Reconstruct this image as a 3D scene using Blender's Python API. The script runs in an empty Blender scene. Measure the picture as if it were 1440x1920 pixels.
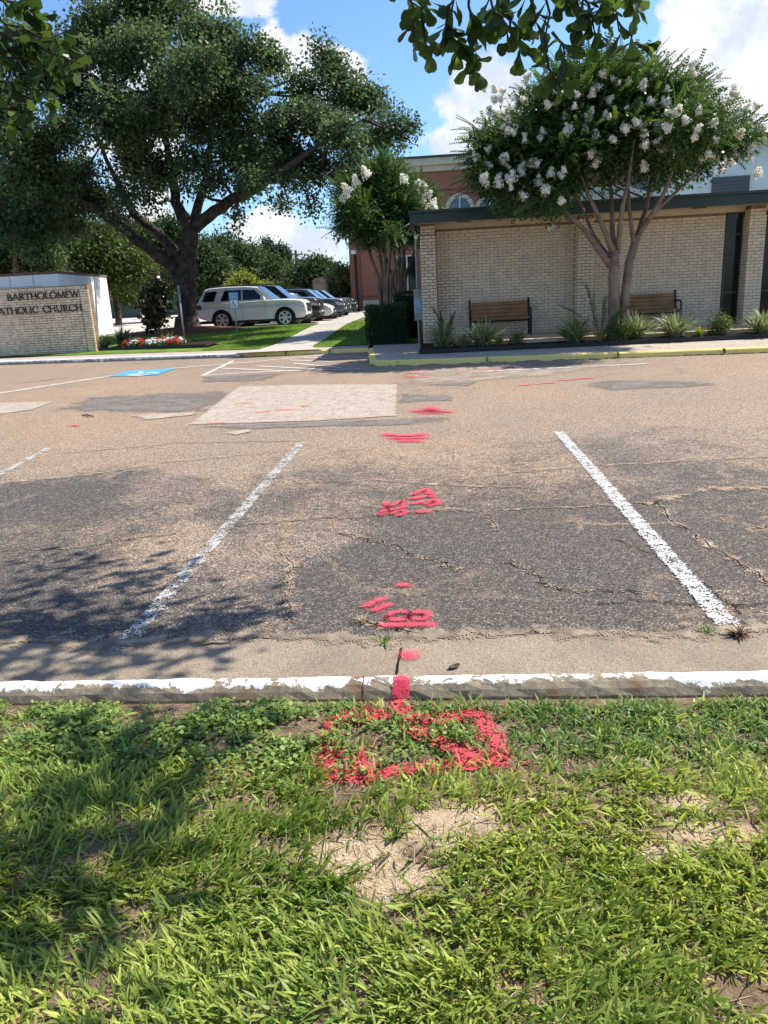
import bpy, math, random
import numpy as np
from mathutils import Vector, Matrix
from mathutils.geometry import tessellate_polygon
random.seed(7); rng = np.random.default_rng(11)
S = bpy.context.scene; C = S.collection
# ------------------------------------------------------------------ camera
F_PX = 1442.0; CX, CY, HC = 720.0, 960.0, 1.5
ROLL = 0.052
_d1 = np.array([(818-CX)/F_PX, -(544-CY)/F_PX, 1.0]); _h = np.array([1, ROLL, 0.0])
_u = np.cross(_d1, _h); _u /= np.linalg.norm(_u); _y = _d1/np.linalg.norm(_d1); _x = np.cross(_y, _u)
if _x[0] < 0: _x = -_x
CM = np.array([_x, _y, _u])                       # world = CM @ (right, up, forward)
cam_d = bpy.data.cameras.new('camera'); cam = bpy.data.objects.new('camera', cam_d); C.objects.link(cam)
cam_d.sensor_fit = 'VERTICAL'; cam_d.sensor_height = 24.0; cam_d.lens = 24.0*F_PX/1920.0
cam_d.clip_start = 0.05; cam_d.clip_end = 3000
_m = Matrix.Identity(4)
for i in range(3):
    _m[i][0] = CM[i, 0]; _m[i][1] = CM[i, 1]; _m[i][2] = -CM[i, 2]
_m[2][3] = HC
cam.matrix_world = _m; S.camera = cam
# ------------------------------------------------------------------ sun, sky, exposure
SH = (-0.72, -0.36)                                # ground shadow of a 1 m pole
sun_dir = Vector((-SH[0], -SH[1], 1)).normalized()
SUN_EL = math.asin(sun_dir.z); SUN_AZ = math.atan2(sun_dir.x, sun_dir.y)
ld = bpy.data.lights.new('sun', 'SUN'); ld.energy = 4.6; ld.angle = math.radians(0.55); ld.color = (1.0, 0.94, 0.83)
sun = bpy.data.objects.new('sun', ld); C.objects.link(sun)
sun.rotation_euler = (-sun_dir).to_track_quat('-Z', 'Y').to_euler(); sun.location = (20, 10, 30)
S.view_settings.view_transform = 'Standard'; S.view_settings.look = 'None'
S.view_settings.exposure = 0.78; S.view_settings.gamma = 1; S.view_settings.use_curve_mapping = False
W = bpy.data.worlds.new('World'); S.world = W; W.use_nodes = True
wt = W.node_tree; wt.nodes.clear()
def nd(t, typ, **kw):
    n = t.nodes.new(typ)
    for k, v in kw.items():
        if k.startswith('i_'):
            key = k[2:]; key = int(key) if key.isdigit() else key.replace('_', ' ')
            n.inputs[key].default_value = v
        else: setattr(n, k, v)
    return n
def mth(t, op, a, b=None, c=None, clamp=False):
    n = t.nodes.new('ShaderNodeMath'); n.operation = op; n.use_clamp = clamp
    for i, v in enumerate((a, b, c)):
        if v is None: continue
        if isinstance(v, (int, float)): n.inputs[i].default_value = v
        else: t.links.new(v, n.inputs[i])
    return n.outputs[0]
def sstep(t, v, lo, hi):
    n = t.nodes.new('ShaderNodeMapRange'); n.interpolation_type = 'SMOOTHSTEP'
    n.inputs[1].default_value = lo; n.inputs[2].default_value = hi
    t.links.new(v, n.inputs[0]); return n.outputs[0]
def mixc(t, f, a, b, mode='MIX'):
    n = t.nodes.new('ShaderNodeMix'); n.data_type = 'RGBA'; n.blend_type = mode
    for s, v in ((n.inputs[0], f), (n.inputs[6], a), (n.inputs[7], b)):
        if isinstance(v, (int, float)): s.default_value = v
        elif isinstance(v, tuple): s.default_value = (*v[:3], 1)
        else: t.links.new(v, s)
    return n.outputs[2]
def noise(t, vec, scale, detail=4, rough=.55, dist=0.0):
    n = t.nodes.new('ShaderNodeTexNoise'); n.inputs['Scale'].default_value = scale
    n.inputs['Detail'].default_value = detail; n.inputs['Roughness'].default_value = rough
    n.inputs['Distortion'].default_value = dist
    if vec is not None: t.links.new(vec, n.inputs['Vector'])
    return n.outputs['Fac']
def ray(px, py):
    return CM @ np.array([(px-CX)/F_PX, -(py-CY)/F_PX, 1.0])
def g(px, py, z=0.0):
    d = ray(px, py); t = (z-HC)/d[2]; return Vector((d[0]*t, d[1]*t, z))
def atY(px, py, y):
    d = ray(px, py); t = y/d[1]; return Vector((d[0]*t, y, HC+d[2]*t))
sky = nd(wt, 'ShaderNodeTexSky', sky_type='NISHITA', sun_disc=False, sun_elevation=SUN_EL, sun_rotation=SUN_AZ,
         altitude=20, air_density=1.0, dust_density=0.6, ozone_density=2.0)
tc = nd(wt, 'ShaderNodeTexCoord'); dirv = tc.outputs['Generated']
def cloud_blob(px, py, rx, ry):
    d = ray(px, py); d = d/np.linalg.norm(d)
    sub = nd(wt, 'ShaderNodeVectorMath', operation='SUBTRACT'); wt.links.new(dirv, sub.inputs[0]); sub.inputs[1].default_value = tuple(d)
    dv = nd(wt, 'ShaderNodeVectorMath', operation='DIVIDE'); wt.links.new(sub.outputs[0], dv.inputs[0])
    k = 1/1500.0; dv.inputs[1].default_value = (rx*k, rx*k, ry*k)
    ln = nd(wt, 'ShaderNodeVectorMath', operation='LENGTH'); wt.links.new(dv.outputs[0], ln.inputs[0])
    return mth(wt, 'SUBTRACT', 1.0, ln.outputs['Value'])
blobs = [(1335,190,165,115),(1430,100,130,125),(1250,245,120,55),(905,195,88,82),(870,265,80,38),(1000,310,170,40),
         (620,150,85,55),(520,95,75,45),(430,-5,100,35),(230,-20,110,40),(590,465,110,45),(480,430,90,40),(1310,5,60,22)]
cov = None
for b in blobs:
    o = cloud_blob(*b); cov = o if cov is None else mth(wt, 'MAXIMUM', cov, o)
gen = noise(wt, dirv, 2.6, 3, .5)                     # cumulus all round the sky
gen = mth(wt, 'MULTIPLY', mth(wt, 'SUBTRACT', gen, 0.60), 3.2)
dot = nd(wt, 'ShaderNodeVectorMath', operation='DOT_PRODUCT'); wt.links.new(dirv, dot.inputs[0])
fw = CM @ np.array([0, 0.28, 1.0]); fw /= np.linalg.norm(fw); dot.inputs[1].default_value = tuple(fw)
cov = mth(wt, 'MAXIMUM', cov, gen)
fb = noise(wt, dirv, 9.0, 9, .60, 0.25)
dens = mth(wt, 'ADD', cov, mth(wt, 'MULTIPLY', mth(wt, 'SUBTRACT', fb, 0.5), 3.0))
alpha = sstep(wt, dens, 0.02, 0.34)
shade = noise(wt, dirv, 11.0, 7, .62)
ccol = mixc(wt, sstep(wt, shade, .36, .58), (3.7, 4.1, 4.75), (5.5, 5.5, 5.5))
skb = mixc(wt, 1.0, sky.outputs[0], (.66, .84, 1.04), 'MULTIPLY')
skc = mixc(wt, mth(wt, 'MULTIPLY', alpha, 0.95), skb, ccol)
bg = nd(wt, 'ShaderNodeBackground', i_Strength=0.12); wt.links.new(skc, bg.inputs['Color'])
wo = nd(wt, 'ShaderNodeOutputWorld'); wt.links.new(bg.outputs[0], wo.inputs['Surface'])
# ------------------------------------------------------------------ helpers
def tag(o, label=None, cat=None, group=None, kind=None):
    if label: o['label'] = label
    if cat: o['category'] = cat
    if group: o['group'] = group
    if kind: o['kind'] = kind
    return o
def empty(name, loc=(0, 0, 0), rz=0.0, label=None, cat=None, group=None):
    o = bpy.data.objects.new(name, None); C.objects.link(o); o.location = loc; o.rotation_euler = (0, 0, rz)
    o.empty_display_size = .2
    return tag(o, label, cat, group)
def add(name, me, parent=None, loc=None):
    o = bpy.data.objects.new(name, me); C.objects.link(o)
    if parent is not None: o.parent = parent
    if loc is not None: o.location = loc
    return o
def npmesh(name, V, F, m=None, attr=None, smooth=False):
    V = np.asarray(V, np.float32).reshape(-1, 3)
    me = bpy.data.meshes.new(name)
    if isinstance(F, np.ndarray):
        n, k = F.shape
        me.vertices.add(len(V)); me.vertices.foreach_set('co', V.ravel())
        me.loops.add(n*k); me.loops.foreach_set('vertex_index', F.astype(np.int32).ravel())
        me.polygons.add(n); me.polygons.foreach_set('loop_start', np.arange(0, n*k, k, dtype=np.int32))
        me.polygons.foreach_set('loop_total', np.full(n, k, np.int32))
        me.update(calc_edges=True)
    else:
        me.from_pydata(V.tolist(), [], F)
    if attr is not None:
        a = me.attributes.new('v', 'FLOAT', 'POINT'); a.data.foreach_set('value', np.asarray(attr, np.float32))
    if smooth: me.polygons.foreach_set('use_smooth', np.ones(len(me.polygons), bool))
    if m is not None: me.materials.append(m)
    me.update(); return me
class MB:
    """collects boxes, prisms, tubes -> one mesh"""
    def __init__(s): s.V = []; s.F = []; s.A = []
    def raw(s, V, F, a=0.0):
        b = len(s.V); s.V += [tuple(v) for v in V]; s.F += [tuple(i+b for i in f) for f in F]; s.A += [a]*len(V) if isinstance(a, (int, float)) else list(a); return s
    def box(s, x0, x1, y0, y1, z0, z1):
        return s.raw([(x0,y0,z0),(x1,y0,z0),(x1,y1,z0),(x0,y1,z0),(x0,y0,z1),(x1,y0,z1),(x1,y1,z1),(x0,y1,z1)],
                     [(3,2,1,0),(4,5,6,7),(0,1,5,4),(1,2,6,5),(2,3,7,6),(3,0,4,7)])
    def beam(s, p, q, w, h, up=(0, 0, 1)):
        p, q = Vector(p), Vector(q); d = (q-p).normalized(); r = d.cross(Vector(up))
        if r.length < 1e-5: r = d.cross(Vector((1, 0, 0)))
        r.normalize(); u = r.cross(d); r *= w/2; u *= h/2
        return s.raw([p-r-u, p+r-u, p+r+u, p-r+u, q-r-u, q+r-u, q+r+u, q-r+u],
                     [(0,1,2,3),(7,6,5,4),(4,5,1,0),(5,6,2,1),(6,7,3,2),(7,4,0,3)])
    def tube(s, pts, rad, seg=8, cap=True):
        pts = [Vector(p) for p in pts]; n = len(pts)
        if isinstance(rad, (int, float)): rad = [rad]*n
        V = []; pr = None
        for i, p in enumerate(pts):
            d = (pts[min(i+1, n-1)]-pts[max(i-1, 0)]).normalized()
            if pr is None: pr = d.orthogonal().normalized()
            pr = (pr - d*pr.dot(d)); pr = pr.normalized() if pr.length > 1e-6 else d.orthogonal().normalized()
            b = d.cross(pr)
            for k in range(seg):
                a = 2*math.pi*k/seg; V.append(p+(pr*math.cos(a)+b*math.sin(a))*rad[i])
        Fs = [(i*seg+k, i*seg+(k+1) % seg, (i+1)*seg+(k+1) % seg, (i+1)*seg+k) for i in range(n-1) for k in range(seg)]
        if cap: Fs += [tuple(reversed(range(seg))), tuple(range((n-1)*seg, n*seg))]
        return s.raw(V, Fs)
    def prism(s, poly, y0, y1):
        """poly in (x,z), extruded along y"""
        n = len(poly); V = [(x, y0, z) for x, z in poly]+[(x, y1, z) for x, z in poly]
        tri = tessellate_polygon([[Vector((x, z, 0)) for x, z in poly]])
        Fs = [tuple(t) for t in tri]+[tuple(i+n for i in reversed(t)) for t in tri]
        Fs += [(i, (i+1) % n, (i+1) % n+n, i+n) for i in range(n)]
        return s.raw(V, Fs)
    def build(s, name, m, parent=None, smooth=False, attr=False):
        me = npmesh(name, s.V, s.F, m, s.A if attr else None, smooth)
        o = add(name, me, parent); return o
def frames(D, roll=None):
    D = D/np.linalg.norm(D, axis=1, keepdims=True); n = len(D)
    R = rng.normal(size=(n, 3)) if roll is None else roll
    X = np.cross(D, R); X /= np.linalg.norm(X, axis=1, keepdims=True)+1e-9
    Z = np.cross(X, D)
    return np.stack([X, D, Z], axis=2)            # columns: side, along, normal
def scatter(TV, TF, P, R, sc, v=None):
    TV = np.asarray(TV, float); TF = np.asarray(TF); m = len(TV); n = len(P)
    sc = np.broadcast_to(np.asarray(sc, float), (n,))
    V = np.einsum('nij,mj->nmi', R, TV)*sc[:, None, None]+P[:, None, :]
    F = (TF[None]+(np.arange(n)*m)[:, None, None]).reshape(-1, TF.shape[1])
    A = np.repeat(v if v is not None else np.zeros(n), m)
    return V.reshape(-1, 3), F, A
# ------------------------------------------------------------------ materials
MC = {}
def newmat(name):
    m = bpy.data.materials.new(name); m.use_nodes = True; t = m.node_tree
    b = t.nodes['Principled BSDF']; pos = t.nodes.new('ShaderNodeNewGeometry').outputs['Position']
    return m, t, b, pos
def bump(t, b, h, strength=.3, dist=.01):
    n = t.nodes.new('ShaderNodeBump'); n.inputs['Strength'].default_value = strength; n.inputs['Distance'].default_value = dist
    t.links.new(h, n.inputs['Height']); t.links.new(n.outputs[0], b.inputs['Normal'])
def plain(name, col, rough=.7, var=.18, scale=4.0, bmp=0.0, bscale=60, metal=0.0, spec=.4, coat=0.0, col2=None, local=False):
    if name in MC: return MC[name]
    m, t, b, pos = newmat(name)
    if local: pos = t.nodes.new('ShaderNodeTexCoord').outputs['Object']
    n1 = noise(t, pos, scale, 6, .6)
    c2 = col2 if col2 else tuple(c*(1-2*var) for c in col); c1 = col if col2 else tuple(min(1, c*(1+var)) for c in col)
    t.links.new(mixc(t, sstep(t, n1, .3, .7), c2, c1), b.inputs['Base Color'])
    b.inputs['Roughness'].default_value = rough; b.inputs['Metallic'].default_value = metal
    b.inputs['Specular IOR Level'].default_value = spec; b.inputs['Coat Weight'].default_value = coat
    if bmp: bump(t, b, noise(t, pos, bscale, 5, .6), bmp, .01)
    MC[name] = m; return m
def leafmat(name, c_dark, c_lite, trans=.3, rough=.5, tcol=None):
    if name in MC: return MC[name]
    m, t, b, pos = newmat(name)
    at = nd(t, 'ShaderNodeAttribute', attribute_name='v')
    col = mixc(t, at.outputs['Fac'], c_dark, c_lite)
    t.links.new(col, b.inputs['Base Color']); b.inputs['Roughness'].default_value = rough; b.inputs['Specular IOR Level'].default_value = .22
    tr = nd(t, 'ShaderNodeBsdfTranslucent'); hs = nd(t, 'ShaderNodeHueSaturation', i_Saturation=1.15, i_Value=1.5, i_Hue=.485); t.links.new(col, hs.inputs['Color'])
    t.links.new(hs.outputs[0], tr.inputs['Color'])
    mx = nd(t, 'ShaderNodeMixShader', i_0=trans); t.links.new(b.outputs[0], mx.inputs[1]); t.links.new(tr.outputs[0], mx.inputs[2])
    t.links.new(mx.outputs[0], t.nodes['Material Output'].inputs['Surface'])
    MC[name] = m; return m
def paintmat(name, col, wear=.5, nscale=30, speck=.5, rough=.8, sscale=150, col2=None, off=0.0, grain=0.0, edge=(.32, .60)):
    """worn paint: 'v' is 1 inside, 0 at the edge of the stroke; noise eats it away"""
    if name in MC: return MC[name]
    m, t, b, pos = newmat(name)
    at = nd(t, 'ShaderNodeAttribute', attribute_name='v')
    n1 = noise(t, pos, nscale, 5, .65); n2 = noise(t, pos, sscale, 2, .5)
    e = mth(t, 'ADD', mth(t, 'SUBTRACT', at.outputs['Fac'], off), mth(t, 'MULTIPLY', mth(t, 'SUBTRACT', n1, .5), 4.5*wear))
    e = mth(t, 'ADD', e, mth(t, 'MULTIPLY', mth(t, 'SUBTRACT', n2, .5), 4.0*speck))
    a = sstep(t, e, *edge)
    c = mixc(t, sstep(t, noise(t, pos, 8, 4), .3, .7), col2 or tuple(x*.8 for x in col), col)
    if grain:
        vo = nd(t, 'ShaderNodeTexVoronoi', i_Scale=70.0); t.links.new(pos, vo.inputs['Vector']); hs = nd(t, 'ShaderNodeSeparateColor'); t.links.new(vo.outputs['Color'], hs.inputs[0])
        c = mixc(t, mth(t, 'MULTIPLY', hs.outputs[0], grain), c, tuple(x*.30 for x in col)); bump(t, b, vo.outputs['Distance'], .5, .006)
    t.links.new(c, b.inputs['Base Color']); b.inputs['Roughness'].default_value = rough; b.inputs['Specular IOR Level'].default_value = .2
    tr = nd(t, 'ShaderNodeBsdfTransparent'); mx = nd(t, 'ShaderNodeMixShader')
    t.links.new(a, mx.inputs[0]); t.links.new(tr.outputs[0], mx.inputs[1]); t.links.new(b.outputs[0], mx.inputs[2])
    t.links.new(mx.outputs[0], t.nodes['Material Output'].inputs['Surface'])
    MC[name] = m; return m
def ribbon(mb, pts, w, z=None, soft=.35, ends=True):
    """flat strip on the ground, attr v 1 inside 0 at rim"""
    P = [Vector(p) for p in pts]; n = len(P); V = []; A = []
    if isinstance(w, (int, float)): w = [w]*n
    if ends:
        d0 = (P[0]-P[1]).normalized()*w[0]*.5; d1 = (P[-1]-P[-2]).normalized()*w[-1]*.5
        P = [P[0]+d0]+P+[P[-1]+d1]; w = [w[0]]+list(w)+[w[-1]]; n += 2
    for i, p in enumerate(P):
        d = (P[min(i+1, n-1)]-P[max(i-1, 0)]); d.z = 0; d.normalize(); r = Vector((d.y, -d.x, 0))
        end = ends and i in (0, n-1)
        for k, e in ((-1, 0), (-1+soft, 1), (1-soft, 1), (1, 0)):
            q = p+r*(k*w[i]/2); V.append((q.x, q.y, p.z if z is None else z)); A.append(0 if end else e)
    Fs = [(i*4+k, i*4+k+1, i*4+k+5, i*4+k+4) for i in range(n-1) for k in range(3)]
    return mb.raw(V, Fs, A)
def patch(mb, pts, k=.08, z=None):
    P = [Vector(p) for p in pts]; n = len(P); c = sum(P, Vector())/n
    V = [tuple(p) for p in P]+[tuple(c+(p-c)*(1-k)) for p in P]+[tuple(c)]; A = [0]*n+[1]*n+[1]
    if z is not None: V = [(v[0], v[1], z) for v in V]
    Fs = [(i, (i+1) % n, n+(i+1) % n, n+i) for i in range(n)]+[(n+i, n+(i+1) % n, 2*n) for i in range(n)]
    return mb.raw(V, Fs, A)
# ------------------------------------------------------------------ ground, lot, kerbs
def struct(o): o['kind'] = 'structure'; return o
def zg(y): 
    s = min(1, max(0, (y-22.5)/10.5)); return .125+.25*s*s*(3-2*s)
def asphalt_mat():
    m, t, b, pos = newmat('asphalt')
    sx = nd(t, 'ShaderNodeSeparateXYZ'); t.links.new(pos, sx.inputs[0]); x, y = sx.outputs[0], sx.outputs[1]
    big = noise(t, pos, .45, 5, .6, .4); med = noise(t, pos, 2.2, 6, .65, .3); fine = noise(t, pos, 18, 4, .6)
    # dirt washed over the stones: little inside the stalls, much in the drive aisle
    dirt = mth(t, 'ADD', sstep(t, y, 5.2, 8.8), mth(t, 'MULTIPLY', mth(t, 'SUBTRACT', big, .5), 2.0))
    dirt = mth(t, 'ADD', dirt, mth(t, 'MULTIPLY', mth(t, 'SUBTRACT', med, .5), 1.7))
    def ell(cx, cy, rx, ry, k):
        a = mth(t, 'DIVIDE', mth(t, 'SUBTRACT', x, cx), rx); c = mth(t, 'DIVIDE', mth(t, 'SUBTRACT', y, cy), ry)
        r = mth(t, 'ADD', mth(t, 'MULTIPLY', a, a), mth(t, 'MULTIPLY', c, c))
        return mth(t, 'MULTIPLY', mth(t, 'SUBTRACT', 1, sstep(t, r, .25, 1.3)), k)
    for e in [(.10,3.95,1.1,.9,-1.15),(.75,4.6,.95,.8,-.45),(-3.0,6.1,1.25,.9,-.6),(-2.4,3.9,.75,.7,-.5),(1.9,4.3,.65,.8,-.5),(3.6,4.5,1.1,1.2,-.5),
              (-2.2,6.4,.55,1.0,.55),(-1.75,4.45,.42,.75,.75),(-.95,4.3,.5,1.5,.35),(2.6,7.6,2.0,.8,-.3),(-5.8,4.6,1.1,1.3,-.5),(6.2,4.6,1.1,1.3,-.5)]:
        dirt = mth(t, 'ADD', dirt, ell(*e))
    dirt = mth(t, 'ADD', dirt, .22, clamp=True)
    vo = nd(t, 'ShaderNodeTexVoronoi', i_Scale=150.0); t.links.new(pos, vo.inputs['Vector'])
    hs = nd(t, 'ShaderNodeSeparateColor'); t.links.new(vo.outputs['Color'], hs.inputs[0]); rnd = hs.outputs[0]
    stone = nd(t, 'ShaderNodeValToRGB'); t.links.new(rnd, stone.inputs[0]); cr = stone.color_ramp
    cr.elements[0].position = 0; cr.elements[0].color = (.085, .066, .056, 1); cr.elements[1].position = 1; cr.elements[1].color = (.62, .53, .43, 1)
    for p_, c_ in ((.35, (.19, .138, .104, 1)), (.6, (.30, .222, .164, 1)), (.85, (.42, .325, .245, 1))):
        e = cr.elements.new(p_); e.color = (c_[0], c_[1]*1.0, c_[2]*.97, 1)
    tar = nd(t, 'ShaderNodeValToRGB'); t.links.new(rnd, tar.inputs[0]); cr = tar.color_ramp
    cr.elements[0].position = .0; cr.elements[0].color = (.030, .028, .028, 1); cr.elements[1].position = 1; cr.elements[1].color = (.26, .23, .205, 1)
    for p_, c_ in ((.5, (.062, .058, .056, 1)), (.88, (.112, .102, .096, 1))):
        e = cr.elements.new(p_); e.color = c_
    # where dirt is thin only some stones carry it
    k = mth(t, 'ADD', dirt, mth(t, 'MULTIPLY', mth(t, 'SUBTRACT', hs.outputs[1], .5), .9))
    k = mth(t, 'ADD', k, mth(t, 'MULTIPLY', mth(t, 'SUBTRACT', fine, .5), 1.6))
    col = mixc(t, sstep(t, k, .02, 1.02), tar.outputs[0], stone.outputs[0])
    # hairline cracks with sand in them
    wv = nd(t, 'ShaderNodeVectorMath', operation='ADD'); t.links.new(pos, wv.inputs[0])
    dn = nd(t, 'ShaderNodeTexNoise', i_Scale=2.5, i_Detail=5); t.links.new(pos, dn.inputs['Vector'])
    sc = nd(t, 'ShaderNodeVectorMath', operation='SCALE', i_Scale=.55); t.links.new(dn.outputs['Color'], sc.inputs[0]); t.links.new(sc.outputs[0], wv.inputs[1])
    ve = nd(t, 'ShaderNodeTexVoronoi', feature='DISTANCE_TO_EDGE', i_Scale=.75); t.links.new(wv.outputs[0], ve.inputs['Vector'])
    gate = sstep(t, noise(t, pos, .9, 2), .45, .6)
    sandl = mth(t, 'MULTIPLY', mth(t, 'SUBTRACT', 1, sstep(t, ve.outputs[0], .004, .03)), mth(t, 'MULTIPLY', gate, sstep(t, mth(t, 'ADD', hs.outputs[2], fine), .7, 1.1)))
    col = mixc(t, mth(t, 'MULTIPLY', sandl, .8), col, (.36, .26, .18))
    crk = mth(t, 'MULTIPLY', mth(t, 'SUBTRACT', 1, sstep(t, ve.outputs[0], .0015, .006)), mth(t, 'MULTIPLY', gate, sstep(t, med, .42, .55)))
    col = mixc(t, mth(t, 'MULTIPLY', crk, .85), col, (.018, .016, .015))
    v2 = noise(t, pos, .25, 4, .6)
    col = mixc(t, sstep(t, v2, .3, .75), col, mixc(t, 1.0, col, (1.26, 1.13, .98), 'MULTIPLY'))
    t.links.new(col, b.inputs['Base Color']); b.inputs['Roughness'].default_value = .88; b.inputs['Specular IOR Level'].default_value = .25
    vb = nd(t, 'ShaderNodeTexVoronoi', i_Scale=38.0); t.links.new(pos, vb.inputs['Vector']); hb = nd(t, 'ShaderNodeSeparateColor'); t.links.new(vb.outputs['Color'], hb.inputs[0])
    col = mixc(t, 1.0, col, mixc(t, hb.outputs[0], (.76, .75, .73), (1.27, 1.25, 1.20)), 'MULTIPLY')
    hgt = mth(t, 'SUBTRACT', mth(t, 'SUBTRACT', 1, vo.outputs['Distance']), mth(t, 'MULTIPLY', crk, 1.5))
    bump(t, b, hgt, .55, .006)
    return m
def aggregate_mat(name, c_lo, c_hi, scale=70, bmp=.35, stain=.25):
    m, t, b, pos = newmat(name)
    vo = nd(t, 'ShaderNodeTexVoronoi', i_Scale=float(scale)); t.links.new(pos, vo.inputs['Vector'])
    hs = nd(t, 'ShaderNodeSeparateColor'); t.links.new(vo.outputs['Color'], hs.inputs[0])
    col = mixc(t, hs.outputs[0], c_lo, c_hi)
    st = sstep(t, noise(t, pos, 1.4, 6, .65, .3), .38, .68)
    col = mixc(t, mth(t, 'MULTIPLY', st, stain), col, tuple(c*.45 for c in c_lo))
    t.links.new(col, b.inputs['Base Color']); b.inputs['Roughness'].default_value = .9; b.inputs['Specular IOR Level'].default_value = .2
    bump(t, b, mth(t, 'ADD', vo.outputs['Distance'], noise(t, pos, 30, 4)), bmp, .006)
    return m
m_asph = asphalt_mat()
m_conc = aggregate_mat('gutter_concrete', (.21,.165,.12), (.36,.29,.215), 160, .3, .35)
m_agg = aggregate_mat('aggregate_paving', (.24,.19,.15), (.62,.53,.43), 60, .5, .18)
m_walk = aggregate_mat('walk_concrete', (.40,.36,.31), (.52,.47,.41), 200, .15, .15)
m_pale = aggregate_mat('pale_concrete', (.48,.42,.36), (.60,.54,.47), 200, .1, .12)
m_soilg = plain('far_grass', (.09,.16,.03), .95, .3, 3.0, .8, 40, spec=.1)
m_mulch = plain('bark_mulch', (.045,.027,.018), .95, .35, 14, 1.0, 35, spec=.1)
m_redmulch = plain('red_mulch', (.16,.065,.035), .95, .35, 12, 1.0, 35, spec=.1)
def sheet(name, pts, m, parent=None, sub=1):
    me = npmesh(name, [tuple(p) for p in pts], [tuple(range(len(pts)))], m); return add(name, me, parent)
ground = struct(sheet('ground', [(-900,-60,-.12),(900,-60,-.12),(900,1500,-.12),(-900,1500,-.12)], m_soilg))
lot = struct(sheet('parking_lot', [(-45,3.17,0),(40,3.17,0),(40,16.6,0),(40,26,0),(-45,34,0)], m_asph))
gut = struct(sheet('gutter', [(-45,2.5,.004),(40,2.5,.004),(40,3.18,.004),(-45,3.18,.004)], m_conc))
# loose, ragged seam between gutter and asphalt
mb = MB(); xs = np.arange(-6, 6, .05)
ribbon(mb, [(x, 3.19+.03*math.sin(x*5.1)+random.uniform(-.02,.02), .009) for x in xs], [random.uniform(.10,.24) for _ in xs], soft=.85, ends=False)
mb.build('gravel_seam', paintmat('seam_gravel', (.36,.28,.20), .9, 9, .9, .9, 120, (.17,.135,.10), off=.15), lot, attr=True)
# --- near kerb: swept rounded profile, flaking white paint on the top
def kerb_mesh(name, path, prof, m, parent=None, jitter=0.0, step=.25):
    """path: list of (x,y); prof: list of (offset to the right of travel, z)"""
    P = [Vector((p[0], p[1], 0)) for p in path]; L = [0]
    for a, b_ in zip(P, P[1:]): L.append(L[-1]+(b_-a).length)
    n = max(2, int(L[-1]/step)); V = []
    for i in range(n+1):
        s = L[-1]*i/n; k = max(j for j in range(len(L)) if L[j] <= s+1e-6); k = min(k, len(P)-2)
        f = (s-L[k])/(L[k+1]-L[k]); p = P[k].lerp(P[k+1], f)
        d = (P[k+1]-P[k]).normalized()
        if f < .02 and k > 0: d = (d+(P[k]-P[k-1]).normalized()).normalized()
        r = Vector((d.y, -d.x, 0))
        for o_, z_ in prof:
            q = p+r*(o_+random.uniform(-jitter, jitter)); V.append((q.x, q.y, z_+random.uniform(-jitter, jitter)))
    k = len(prof); Fs = [(i*k+j, i*k+j+1, (i+1)*k+j+1, (i+1)*k+j) for i in range(n) for j in range(k-1)]
    Fs += [tuple(range(k)), tuple(reversed(range(n*k, n*k+k)))]
    return add(name, npmesh(name, V, Fs, m, smooth=False), parent)
def kerb_mat(name, paint, conc, cover=.5, zlo=.06, zhi=.12, nscale=16):
    m, t, b, pos = newmat(name)
    sx = nd(t, 'ShaderNodeSeparateXYZ'); t.links.new(pos, sx.inputs[0])
    n1 = noise(t, pos, nscale, 7, .7, .2); n0 = noise(t, pos, 3.0, 3, .5)
    e = mth(t, 'ADD', mth(t, 'MULTIPLY', sstep(t, sx.outputs[2], zlo, zhi), 1.0), mth(t, 'MULTIPLY', mth(t, 'SUBTRACT', n1, .5), 3.2))
    e = mth(t, 'ADD', e, mth(t, 'MULTIPLY', mth(t, 'SUBTRACT', n0, .5), 2.2))
    a = sstep(t, e, 1-cover-.04, 1-cover+.04)
    cc = mixc(t, sstep(t, noise(t, pos, 40, 5, .7), .3, .7), tuple(c*.55 for c in conc), conc)
    cc = mixc(t, sstep(t, noise(t, pos, 5, 4), .55, .7), cc, (.20, .10, .045))
    t.links.new(mixc(t, a, cc, paint), b.inputs['Base Color']); b.inputs['Roughness'].default_value = .8; b.inputs['Specular IOR Level'].default_value = .25
    bump(t, b, mth(t, 'ADD', mth(t, 'MULTIPLY', a, .6), noise(t, pos, 60, 5, .7)), .5, .006)
    return m
nk = kerb_mesh('near_kerb', [(-30, 2.545), (30, 2.605)], [(-.035,-.1),(-.03,.02),(-.024,.10),(-.008,.126),(.010,.133),(.028,.130),(.046,.121),(.064,.104),(.078,.082),(.088,.05),(.092,-.1)],
               kerb_mat('near_kerb_paint', (.80,.79,.76), (.36,.29,.20), .34, .095, .140, 15), jitter=.0025, step=.06)
struct(nk)
mb = MB()
for x in (-3.4, -.315, 2.9, 4.6):
    yk = 2.575+.001*x; P = [(x, yk+.028, .05), (x-.003, yk+.022, .105), (x+.002, yk-.002, .1322), (x+.005, yk-.028, .1302), (x+.001, yk-.046, .1212), (x+.004, yk-.064, .1042), (x, yk-.078, .082)]
    for a, b_ in zip(P, P[1:]): mb.beam(a, b_, .0045, .003)
mb.build('kerb_joint', plain('kerb_crack', (.05,.042,.034), .95), nk)
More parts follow.
